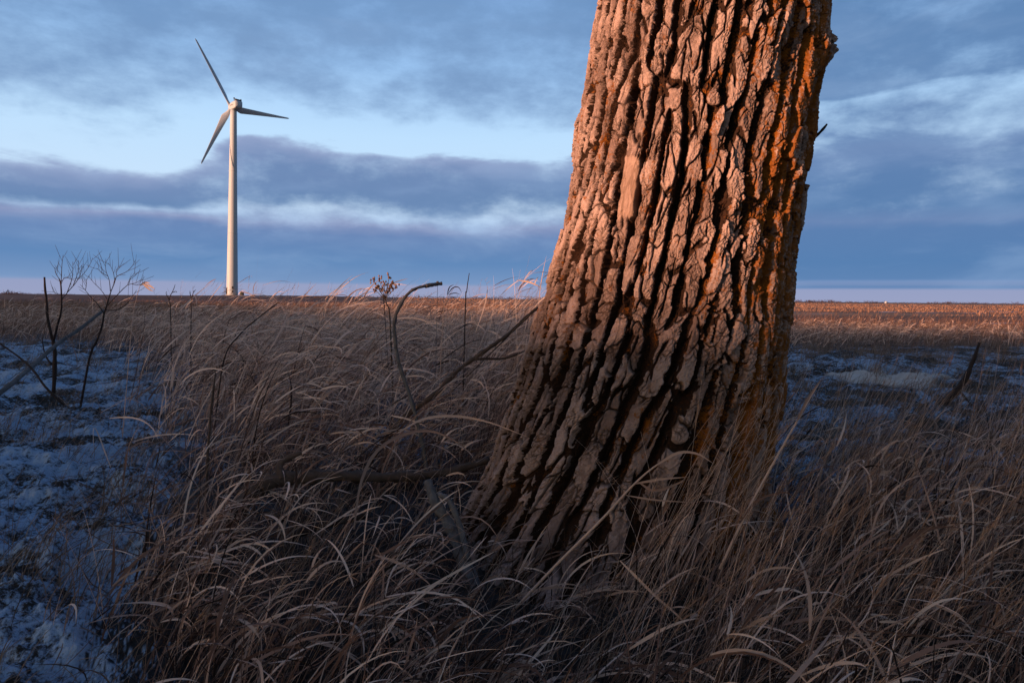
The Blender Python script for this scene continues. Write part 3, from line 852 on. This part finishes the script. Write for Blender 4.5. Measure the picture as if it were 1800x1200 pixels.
stick('fallen_branch', 'thick bent fallen branch lying in the grass left of the trunk', 'branch', [(385, 925, 2.62), (430, 880, 2.65), (452, 858, 2.68), (485, 843, 2.7), (530, 838, 2.74), (600, 836, 2.8), (700, 838, 2.9), (790, 828, 2.98), (860, 808, 3.05)], .036, .013, M_branch, 12, .26, 11, 60, 8, parts=[([(498, 842, 2.7), (490, 822, 2.72), (500, 808, 2.74), (530, 795, 2.76)], .02, .009)])
stick('weathered_limb', 'pale grey weathered limb lying against the foot of the trunk', 'branch', [(752, 846, 2.55), (764, 880, 2.5), (785, 915, 2.46), (802, 950, 2.42), (820, 1000, 2.36), (850, 1060, 2.28)], .016, .024, M_grey, 12, .22, 13, 40, 5, parts=[([(772, 868, 2.5), (790, 880, 2.44), (810, 930, 2.4), (822, 985, 2.36)], .010, .012)])
stick('dark_root', 'dark knobbly stick half buried in the grass below the fallen branch', 'stick', [(440, 985, 2.45), (500, 950, 2.5), (545, 930, 2.52), (590, 916, 2.55), (640, 905, 2.6)], .011, .018, M_dark, 8, .2, 15, 24, 5)
stick('upturned_branch', 'dark branch stub rising out of a mound on the frosty ground right of the trunk', 'branch', [(1640, gz(1640, 6.4), 6.4), (1662, 705, 6.4), (1685, 682, 6.4), (1702, 655, 6.4), (1712, 630, 6.4), (1722, 602, 6.4)], .040, .010, M_dark, 8, .18, 17, 24, 4, parts=[([(1684, 684, 6.4), (1698, 700, 6.3), (1708, 712, 6.25)], .012, .007)])
stick('grey_stick', 'straight grey stick lying on the ground just right of the trunk', 'stick', [(1385, 768, 4.6), (1430, 769, 4.6), (1470, 766, 4.6), (1506, 763, 4.6)], .016, .018, M_grey, 8, .15, 19, 20, 3)
stick('leaning_cane', 'thin dark cane slanting up to the right out of the tall grass', 'cane', [(370, gz(370, 4.0), 4.0), (392, 640, 4.0), (420, 590, 4.05), (455, 558, 4.1), (490, 531, 4.15)], .0045, .003, M_dark, 6, .14, 21, 20, 3)
stick('weed_stalk', 'upright reddish brown weed stalk standing at the edge of the grass', 'stalk', [(360, gz(360, 2.9), 2.9), (364, 820, 2.9), (368, 760, 2.9), (373, 700, 2.9), (379, 655, 2.9)], .0065, .003, M_branch, 7, .12, 23, 22, 5)
stick('dark_stalk', 'short dark pointed stalk standing up near the trunk on the horizon', 'stalk', [(811, gz(811, 4.2), 4.2), (818, 540, 4.2), (820, 515, 4.2), (822, 498, 4.2), (825, 480, 4.2)], .0045, .002, M_dark, 6, .2, 29, 16, 3)
for lab, pts in (('small bare forked twig poking above the dry grass left of the turbine', [((302, gz(302, 6.5)), (300, 550), (297, 530), (300, 518)), ((299, 520), (305, 509), (308, 500)), ((298, 528), (292, 516), (293, 512)), ((303, 514), (309, 512), (311, 514))]),
                 ('tiny bare twig poking above the dry grass close by the turbine', [((335, gz(335, 6.5)), (336, 545), (338, 522), (341, 510)), ((337, 525), (334, 516), (334, 511)), ((340, 514), (344, 509))])):
    p0 = pts[0][0]; q = at(p0[0], p0[1], 6.5)
    r = empty('twig_bush', tuple(map(float, q)), lab, 'twig')
    for k, pp in enumerate(pts):
        mb = MB(); Q = path([(a_, b_, 6.5) for a_, b_ in pp], 8); mb.tube(Q, np.linspace(.006 if k == 0 else .004, .002, 8), 5, .1, k); mb.build('stem' if k == 0 else 'branch', M_dark, r)

# weed with clusters of small dry seed heads
def seed_weed():
    Y = 4.3
    q = at(690, 620, Y)
    r = empty('seed_weed', tuple(map(float, q)), 'dry weed with clusters of rusty seed heads above the grass', 'weed')
    mb = MB()
    tops = [(656, 492), (667, 490), (664, 502), (676, 497), (684, 488), (683, 500), (690, 499), (697, 503), (680, 514), (688, 506), (672, 508), (660, 510)]
    mb.tube(path([(694, gz(694, Y), Y), (686, 570, Y), (680, 535, Y), (674, 516, Y)], 10), np.linspace(.006, .003, 10), 5)
    for (a_, b_) in tops:
        mb.tube(path([(677, 526, Y), (0.5 * (a_ + 676), 0.5 * (b_ + 522) + 2, Y), (a_, b_, Y + random.uniform(-.05, .05))], 6), np.linspace(.0025, .0015, 6), 4)
    mb.build('stem', M_branch, r)
    for (a_, b_) in tops:
        V = MB(); c = at(a_, b_, Y)
        for k in range(7):
            o = np.array([random.gauss(0, .009), random.gauss(0, .009), random.gauss(0, .010)])
            V.tube([c + o - [0, 0, .007], c + o, c + o + [0, 0, .008]], [.002, .0065, .002], 6, .2, k, random.random())
        V.build('seed_head', M_seed, r)
seed_weed()

# ------------------------------------------------------------------ grass
def ribbons(root, L, w, az, p0, p1, pw, tau0, tau1, S=7, daz=None, prof='leaf'):
    """bent ribbon blades: returns verts (N,S+1,2,3), centre line (N,S+1,3) and the angle from the vertical along each"""
    N = len(root)
    t = np.linspace(0, 1, S + 1)[None, :]
    tm = (t[:, :-1] + t[:, 1:]) / 2
    col = lambda v: np.broadcast_to(np.asarray(v, float), (N,))[:, None]
    L, w, az, p0, p1, pw, tau0, tau1 = map(col, (L, w, az, p0, p1, pw, tau0, tau1))
    daz = col(0 if daz is None else daz)
    ph = p0 + p1 * tm ** pw; aa = az + daz * tm
    d = np.stack([np.sin(ph) * np.cos(aa), np.sin(ph) * np.sin(aa), np.cos(ph)], -1)
    pos = np.concatenate([np.zeros((N, 1, 3)), np.cumsum(d * (L / S)[..., None], 1)], 1) + root[:, None, :]
    ph = p0 + p1 * t ** pw; aa = az + daz * t
    side = np.stack([-np.sin(aa), np.cos(aa), np.zeros_like(aa)], -1)
    nor = np.stack([-np.cos(ph) * np.cos(aa), -np.cos(ph) * np.sin(aa), np.sin(ph)], -1)
    ta = tau0 + tau1 * t
    wv = np.cos(ta)[..., None] * side + np.sin(ta)[..., None] * nor
    if prof == 'leaf': pr = np.minimum(1, 0.45 + 3.0 * t) * (1 - t ** 2.6) + 0.02
    else: pr = 1 - 0.6 * t
    wv = wv * (0.5 * w * pr)[..., None]
    return np.stack([pos - wv, pos + wv], 2), pos, ph, aa

class Grass:
    def __init__(s): s.V = []; s.F = []; s.T = []; s.n = 0
    def add(s, V4, tone):
        N, S1 = V4.shape[:2]
        V = V4.reshape(-1, 3)
        i = (np.arange(N) * S1 * 2)[:, None] + (np.arange(S1 - 1) * 2)[None, :]
        Fq = np.stack([i, i + 1, i + 3, i + 2], -1).reshape(-1, 4) + s.n
        s.V.append(V.astype(np.float32)); s.F.append(Fq.astype(np.int32)); s.n += len(V)
        s.T.append(np.repeat(np.clip(tone, 0, 1), S1 * 2))
    def stems(s, root, L, rad, az, p0, p1, pw, tone, S=8, daz=0.0):
        """three-sided tapering stalks"""
        _, pos, ph, aa = ribbons(root, L, 0.01, az, p0, p1, pw, 0, 0, S, daz)
        N = len(root); t = np.linspace(0, 1, S + 1)
        side = np.stack([-np.sin(aa), np.cos(aa), np.zeros_like(aa)], -1)
        nor = np.stack([-np.cos(ph) * np.cos(aa), -np.cos(ph) * np.sin(aa), np.sin(ph)], -1)
        rr = (np.asarray(rad)[:, None] * (1 - 0.65 * t[None, :]))[..., None]
        ring = np.stack([pos + rr * (math.cos(q) * side + math.sin(q) * nor) for q in (0.3, 2.4, 4.5)], 2)
        V = ring.reshape(-1, 3); S1 = S + 1
        b = (np.arange(N) * S1 * 3)[:, None, None] + (np.arange(S) * 3)[None, :, None]
        j = np.arange(3)[None, None, :]; j2 = (j + 1) % 3
        Fq = np.stack([b + j, b + j2, b + 3 + j2, b + 3 + j], -1).reshape(-1, 4) + s.n
        s.V.append(V.astype(np.float32)); s.F.append(Fq.astype(np.int32)); s.n += len(V)
        s.T.append(np.repeat(np.clip(tone, 0, 1), S1 * 3))
        return pos, ph, aa
    def build(s, name, mat, label, cat):
        o = mesh_np(name, np.concatenate(s.V), np.concatenate(s.F), mat, {'tone': np.concatenate(s.T)}, True)
        return tag(o, label, cat, kind='stuff')

U = lambda a, b, n: rng.uniform(a, b, n)
Nn = lambda m, s, n: rng.normal(m, s, n)

def sample(n, r0, r1, power, az0=-46, az1=46):
    """points in the fan in front of the camera, density ~ r**-power"""
    u = rng.uniform(0, 1, n); k = 2 - power
    r = (r0 ** k + u * (r1 ** k - r0 ** k)) ** (1 / k) if abs(k) > 1e-6 else r0 * (r1 / r0) ** u
    a_ = np.radians(rng.uniform(az0, az1, n))
    return np.sin(a_) * r, np.cos(a_) * r

def clumpy(x, y, seed, sc_, lo, hi):
    p = sstep(fbm(x / sc_, y / sc_, seed, 2), lo, hi)
    return rng.uniform(0, 1, len(x)) < p

def ground_pts(x, y): return np.stack([x, y, H(x, y) - 0.012], -1)

def height_map(x, y):
    px = 900 + F * x / y
    h = np.interp(y, [1.2, 1.8, 2.4, 3.0, 4.0, 5.0, 10, 16, 40], [.22, .27, .34, .54, .96, 1.12, 1.06, .86, .64])
    h = h * (1 - .03 * ((px < 800) & (y > 3)))
    h = h * (1 - .40 * ((px > 740) & (px < 1120) & (y < 2.7)))
    h = h + .26 * sstep(px, 800, 900) * sstep(y, 3.6, 4.4) * (1 - sstep(y, 6, 8))
    r = np.interp(y, [1.2, 1.8, 2.4, 3.2, 4.0, 14, 40], [.28, .40, .54, .52, .36, .58, .42])
    f = sstep(px, 1000, 1330)
    return (h * (1 - f) + r * f) * (0.88 + 0.30 * fbm(x / 1.1, y / 1.1, 95, 2))

WIND = 0.10      # bearing of the wind: to the right and a little away

def tall_grass():
    G = Grass(); Sd = Grass()
    x, y = sample(56000, 1.25, 26, 1.22)
    k = tall_mask(x, y) & clumpy(x, y, 96, 0.30, -0.30, 0.45)
    x, y = x[k], y[k]
    # a taller clump against the left side of the trunk
    m = 620; Yc = U(3.7, 5.6, m); pc = Nn(915, 42, m)
    x = np.concatenate([x, (pc - 900) / F * Yc]); y = np.concatenate([y, Yc])
    n = len(x); root = ground_pts(x, y); h = height_map(x, y)
    h[-m:] = U(.95, 1.22, m) - .0012 * np.abs(pc - 950)
    L = h * U(.72, 1.18, n)
    az = WIND + Nn(0, .6, n); p0 = np.abs(Nn(.30, .24, n)); p1 = U(.2, 1.5, n)
    far = np.clip(y / 12, .9, 2.2)
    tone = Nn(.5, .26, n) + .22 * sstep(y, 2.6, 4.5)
    pos, ph, aa = G.stems(root, L, U(.0008, .0017, n) * far, az, p0, p1, 1.9, tone, 8, Nn(0, .3, n))
    # leaves on the stalks
    for rep in range(4):
        m = rng.uniform(0, 1, n) < (0.8 if rep < 3 else .4) * np.where(900 + F * x / y > 1120, .78, 1)
        ii = np.where(m)[0]; si = rng.integers(1, 9, len(ii)); q = pos[ii, si]; N = len(ii)
        ln = U(.13, .46, N) * np.where(y[ii] < 3, 1.25, 1) * np.where(si > 6, .75, 1) * np.clip(h[ii] / .7, .6, 1.2)
        V, *_ = ribbons(q, ln, U(.0025, .0105, N) * np.interp(y[ii], [2.4, 4, 9, 16], [.9, 1.2, 1.3, 1.7]), WIND + Nn(0, .62, N), np.clip(ph[ii, si] + Nn(.35, .28, N), .05, 1.7), U(.3, 1.7, N), U(1.0, 1.9, N), Nn(0, .8, N), Nn(0, 1.2, N), 9, Nn(0, .7, N))
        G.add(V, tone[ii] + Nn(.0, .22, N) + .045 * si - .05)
    # feathery heads on some stalks
    hd = np.where((rng.uniform(0, 1, n) < .14) & (y > 1.7))[0]
    for rep in range(16):
        f = rng.uniform(.80, 1.0, len(hd)) * 8; i0 = np.minimum(f.astype(int), 7); fr = (f - i0)[:, None]
        q = pos[hd, i0] * (1 - fr) + pos[hd, i0 + 1] * fr
        V, *_ = ribbons(q, U(.015, .06, len(hd)), U(.0012, .0026, len(hd)) * far[hd], WIND + Nn(0, .5, len(hd)), ph[hd, 8] + Nn(.1, .3, len(hd)), U(.1, .8, len(hd)), 1.0, U(-1, 1, len(hd)), 0, 3)
        Sd.add(V, tone[hd] + Nn(.05, .2, len(hd)))
    # leaves from the ground, arching over
    x, y = sample(26000, 1.2, 22, 1.5)
    k = tall_mask(x, y) & clumpy(x, y, 97, 0.32, -0.35, 0.4)
    x, y = x[k], y[k]; n = len(x); h = height_map(x, y)
    V, *_ = ribbons(ground_pts(x, y), h * np.where(y < 3, U(.8, 2.0, n), U(.5, 1.4, n)), U(.0025, .0112, n) * np.clip(y / 9, .85, 1.7), WIND + Nn(0, .75, n), np.abs(Nn(.40, .3, n)), U(.5, 2.0, n), U(1.0, 2.4, n), Nn(0, .8, n), Nn(0, 1.3, n), 11, Nn(0, .8, n))
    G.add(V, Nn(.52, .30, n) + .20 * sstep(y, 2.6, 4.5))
    # flattened thatch under and between
    x, y = sample(60000, 1.2, 20, 1.5)
    k = tall_mask(x, y) & clumpy(x, y, 100, 0.28, -0.4, 0.3)
    x, y = x[k], y[k]; n = len(x); h = height_map(x, y)
    r0 = ground_pts(x, y); r0[:, 2] += np.abs(U(0, .42, n) * h) * U(0, 1, n)
    V, *_ = ribbons(r0, U(.10, .45, n), U(.0014, .0055, n) * np.clip(y / 9, .85, 1.9), WIND + Nn(0, 1.4, n), U(.5, 1.8, n), Nn(0, .8, n), 1.2, Nn(0, .8, n), Nn(0, 1.0, n), 6, Nn(0, .9, n))
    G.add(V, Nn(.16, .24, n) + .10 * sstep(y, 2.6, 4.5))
    # long thin pale stalks, mostly leaning with the wind, crossing the rest
    x, y = sample(9000, 1.3, 9, 1.3)
    k = tall_mask(x, y) & clumpy(x, y, 104, 0.5, -0.3, 0.4)
    x, y = x[k], y[k]; n = len(x); h = height_map(x, y)
    px = 900 + F * x / y
    L = np.clip(h * U(.8, 1.6, n), .22, 1.12) * np.where(px > 1150, 1.1, 1)
    pos, ph, aa = G.stems(ground_pts(x, y), L, U(.0007, .0015, n), WIND + Nn(0, .5, n) + np.where(rng.uniform(0, 1, n) < .15, 2.6, 0), np.abs(Nn(.55, .28, n)), U(-.05, .5, n), 2.0, Nn(.72, .22, n), 9, Nn(0, .15, n))
    hd = np.where(rng.uniform(0, 1, n) < .35)[0]
    for rep in range(14):
        f = rng.uniform(.80, 1.0, len(hd)) * 9; i0 = np.minimum(f.astype(int), 8); fr = (f - i0)[:, None]
        q = pos[hd, i0] * (1 - fr) + pos[hd, i0 + 1] * fr
        V, *_ = ribbons(q, U(.012, .05, len(hd)), U(.001, .0022, len(hd)), WIND + Nn(0, .4, len(hd)), ph[hd, 9] + Nn(.05, .25, len(hd)), U(.1, .7, len(hd)), 1.0, U(-1, 1, len(hd)), 0, 3)
        Sd.add(V, Nn(.55, .25, len(hd)))
    # straight thin stalks leaning with the wind on the right of the trunk, many with a soft plume
    m = 2600; y = U(1.55, 3.7, m); px = U(1060, 1900, m)
    x = (px - 900) / F * y
    k = (np.hypot(x - TREE[0], y - TREE[1]) > .66) & clumpy(x, y, 107, 0.45, -0.35, 0.3)
    x, y = x[k], y[k]; n = len(x)
    L = np.interp(y, [1.5, 2.2, 3.7], [.42, .68, .62]) * U(.6, 1.25, n)
    pos, ph, aa = G.stems(ground_pts(x, y), L, U(.0008, .0016, n), WIND + Nn(0, .35, n), np.abs(Nn(.48, .17, n)), U(0, .45, n), 2.2, Nn(.76, .24, n), 9, Nn(0, .12, n))
    hd = np.where(rng.uniform(0, 1, n) < .4)[0]
    for rep in range(22):
        f = rng.uniform(.76, 1.0, len(hd)) * 9; i0 = np.minimum(f.astype(int), 8); fr = (f - i0)[:, None]
        q = pos[hd, i0] * (1 - fr) + pos[hd, i0 + 1] * fr
        V, *_ = ribbons(q, U(.015, .055, len(hd)), U(.0009, .0019, len(hd)), WIND + Nn(0, .35, len(hd)), ph[hd, 9] + Nn(.02, .16, len(hd)), U(0, .4, len(hd)), 1.0, U(-1, 1, len(hd)), 0, 3)
        Sd.add(V, Nn(.5, .22, len(hd)))
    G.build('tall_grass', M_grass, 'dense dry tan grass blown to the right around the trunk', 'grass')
    Sd.build('grass_seed_heads', M_seed, 'feathery seed heads on the tallest dry grass stalks', 'grass')

def litter():
    G = Grass()
    x, y = sample(150000, 1.3, 24, 1.40)
    k = ~tall_mask(x, y) & (np.hypot(x - TREE[0], y - TREE[1]) > .66)
    px = 900 + F * x / y
    dens = np.where(px < 1000, np.where(y < 4.5, .13, .24), .52)
    k &= (rng.uniform(0, 1, len(x)) < dens * (0.25 + 1.1 * sstep(fbm(x / .6, y / .6, 98, 3), -.05, .3)) * np.where(y > 9, 1.7, 1.0))
    k &= bank(x, y) < .25
    x, y = x[k], y[k]; n = len(x)
    V, *_ = ribbons(ground_pts(x, y) + [0, 0, .012], U(.06, .30, n), U(.0014, .0042, n) * np.clip(y / 6, .9, 2.4), WIND + Nn(0, 1.3, n), U(.25, 1.5, n), U(0, 1.3, n), 1.3, Nn(0, .7, n), Nn(0, .8, n), 5, Nn(0, .8, n))
    G.add(V, Nn(.42, .22, n))
    # upright tufts
    cx_, cy_ = sample(900, 1.6, 24, 1.5)
    k = ~tall_mask(cx_, cy_) & (np.hypot(cx_ - TREE[0], cy_ - TREE[1]) > .7); cx_, cy_ = cx_[k], cy_[k]
    kk = ~((cx_ < 0) & (rng.uniform(0, 1, len(cx_)) < .5)); cx_, cy_ = cx_[kk], cy_[kk]
    m = 34
    x = np.repeat(cx_, m) + Nn(0, .07, len(cx_) * m); y = np.repeat(cy_, m) + Nn(0, .07, len(cx_) * m)
    hh = np.repeat(U(.08, .36, len(cx_)) ** 1.0, m); n = len(x)
    V, *_ = ribbons(ground_pts(x, y), hh * U(.5, 1.3, n), U(.0016, .0045, n) * np.clip(y / 7, .9, 2.2), WIND + Nn(0, .8, n), np.abs(Nn(.35, .3, n)), U(.2, 1.6, n), 1.5, Nn(0, .7, n), Nn(0, .8, n), 6, Nn(0, .6, n))
    G.add(V, Nn(.45, .2, n))
    G.build('grass_litter', M_litter, 'thin grey broken grass and small tufts scattered over the frosty ground', 'grass')

def far_grass():
    G = Grass()
    x, y = sample(95000, 11, 110, 1.75)
    px = 900 + F * x / y
    k = np.where(px < 1100, y > 13, y > 14) & clumpy(x, y, 99, 2.2, -0.5, 0.25)
    k &= ~((px > 1380) & (y > 34) & (rng.uniform(0, 1, len(x)) < .75))
    x, y = x[k], y[k]; n = len(x); px = px[k]
    hh = np.where(px < 1100, np.interp(y, [11, 25, 50, 110], [.70, .62, .48, .35]), np.interp(y, [11, 20, 32, 60, 110], [.40, .46, .40, .26, .2]))
    V, *_ = ribbons(ground_pts(x, y), hh * U(.55, 1.4, n), U(.0035, .008, n) * np.clip(y / 18, .8, 3.0), WIND + Nn(0, .8, n), np.abs(Nn(.3, .25, n)), U(.2, 1.7, n), 1.6, Nn(0, .7, n), Nn(0, .6, n), 5, Nn(0, .4, n))
    G.add(V, Nn(.48, .2, n) - .16 * (px > 1300))
    # stubble tufts on the far fields
    x, y = sample(110000, 60, 620, 1.9)
    px = 900 + F * x / y
    k = (fbm(x / 50, y / 16, 88, 3) > np.where(px < 1000, 0.02, -0.10)) & ~((px < 700) & (y > 75))
    x, y = x[k], y[k]; n = len(x)
    V, *_ = ribbons(ground_pts(x, y), U(.10, .34, n), U(.02, .05, n) * np.clip(y / 60, 1, 5), WIND + Nn(0, .8, n), np.abs(Nn(.25, .2, n)), U(.1, 1.0, n), 1.5, U(-1.6, 1.6, n), Nn(0, .6, n), 3)
    G.add(V, Nn(.55, .2, n))
    G.build('field_grass', M_far, 'belt of dry grass across the middle distance, its tips lit orange', 'grass')

tall_grass(); litter(); far_grass()

# a few single blades and stalks that stand out in front
def blade(name, label, pix, w, tone=.8, tilt=0.6, mat=None, parent=None, n=18):
    P = path(pix, n); t = np.linspace(0, 1, n)
    T = np.gradient(P, axis=0); T /= np.linalg.norm(T, axis=1)[:, None]
    view = P - np.array([0, 0, CAM_H]); view /= np.linalg.norm(view, axis=1)[:, None]
    s = np.cross(T, view); s /= np.linalg.norm(s, axis=1)[:, None]
    nn = np.cross(T, s)
    wv = s * math.cos(tilt) + nn * math.sin(tilt)
    pr = (np.minimum(1, .35 + 2.5 * t) * (1 - t ** 3) + .03)[:, None] * w / 2
    mid = P + nn * (-0.18 * w)
    V = np.stack([P - wv * pr, mid, P + wv * pr], 1).reshape(-1, 3)
    Fq = []
    for i in range(n - 1):
        for j in (0, 1): Fq.append((i * 3 + j, i * 3 + j + 1, i * 3 + 4 + j, i * 3 + 3 + j))
    o = mesh_np(name, V, Fq, mat or M_grass, {'tone': np.full(len(V), tone)})
    if parent: return child(o, parent)
    return tag(o, label, 'grass blade')

blade('arching_grass', 'broad tan blade arching over just left of the trunk foot', [(622, 930, 2.0), (634, 850, 2.0), (660, 795, 2.0), (705, 765, 2.0), (755, 757, 2.0), (800, 775, 2.0), (838, 805, 2.0)], .012, .60)
blade('arching_grass', 'pale blade curving right across the gap towards the trunk above the arching one', [(700, 760, 2.5), (745, 736, 2.5), (800, 731, 2.5), (860, 742, 2.45), (928, 768, 2.4)], .012, .85)
blade('arching_grass', 'pale straight blade slanting down to the right in front of the trunk foot', [(1090, 985, 1.85), (1115, 1010, 1.82), (1150, 1045, 1.8), (1195, 1085, 1.78), (1215, 1112, 1.77)], .009, .85)
def stalk(label, pix, r, leaves):
    P = path(pix, 20)
    root = empty('grass_stalk', tuple(map(float, P[0])), label, 'grass stalk')
    mb = MB(); mb.tube(P, np.linspace(r, r * .4, 20), 6, .05, 3, .85); o = mb.build('stem', M_grass, root)
    for pp, w, tn in leaves: blade('leaf', None, pp, w, tn, .5, None, root, 12)
stalk('long pale stalk leaning right across the trunk foot with a drooping leafy top', [(900, 1075, 2.05), (980, 990, 2.03), (1060, 910, 2.02), (1110, 855, 2.0), (1150, 820, 2.0), (1190, 795, 2.0)], .0048,
      [([(1150, 820, 2.0), (1190, 796, 1.98), (1225, 797, 1.97), (1255, 815, 1.96)], .009, .8), ([(1115, 850, 2.0), (1160, 842, 1.98), (1210, 838, 1.97)], .008, .75), ([(1120, 845, 2.0), (1150, 862, 1.98), (1190, 850, 1.97), (1205, 840, 1.97)], .009, .6), ([(1100, 870, 2.0), (1150, 878, 1.98), (1222, 883, 1.97)], .006, .7)])
stalk('tall pale stalk leaning right past the trunk edge', [(1265, 1000, 1.9), (1310, 905, 1.92), (1350, 830, 1.95), (1395, 750, 1.97), (1440, 672, 2.0)], .0042, [([(1400, 742, 1.97), (1420, 700, 1.98), (1452, 655, 2.0)], .007, .6), ([(1300, 920, 1.9), (1330, 880, 1.9), (1380, 865, 1.9), (1400, 880, 1.9)], .007, .5)])
stalk('stalk bearing a pale drooping plume just left of the turbine', [(214, gz(214, 4.6), 4.6), (232, 570, 4.6), (240, 525, 4.6), (246, 502, 4.6)], .003, [([(246, 502, 4.6), (256, 497, 4.6), (264, 498, 4.6)], .016, 1.0), ([(254, 500, 4.6), (264, 503, 4.6), (272, 508, 4.6)], .018, 1.0), ([(250, 498, 4.6), (262, 508, 4.6), (270, 512, 4.6)], .014, .95)])
stalk('dark stalk with curled leaves standing against the sky near the bent branch', [(766, gz(766, 3.9), 3.9), (778, 570, 3.9), (784, 530, 3.9), (787, 518, 3.9)], .003, [([(786, 518, 3.9), (790, 505, 3.9), (798, 500, 3.9)], .007, .05), ([(787, 517, 3.9), (796, 506, 3.9), (806, 505, 3.9), (812, 515, 3.9)], .007, .05), ([(787, 518, 3.9), (800, 515, 3.9), (810, 518, 3.9)], .006, .05)])

# things of one kind that appear more than once share a group
for o in C.objects:
    g = {'sapling': 'bare saplings on the frosty ground', 'grass_stalk': 'single grass stalks', 'twig_bush': 'bare twigs above the grass', 'arching_grass': 'single grass blades'}.get(o.name.split('.')[0])
    if g and not o.parent: o['group'] = g
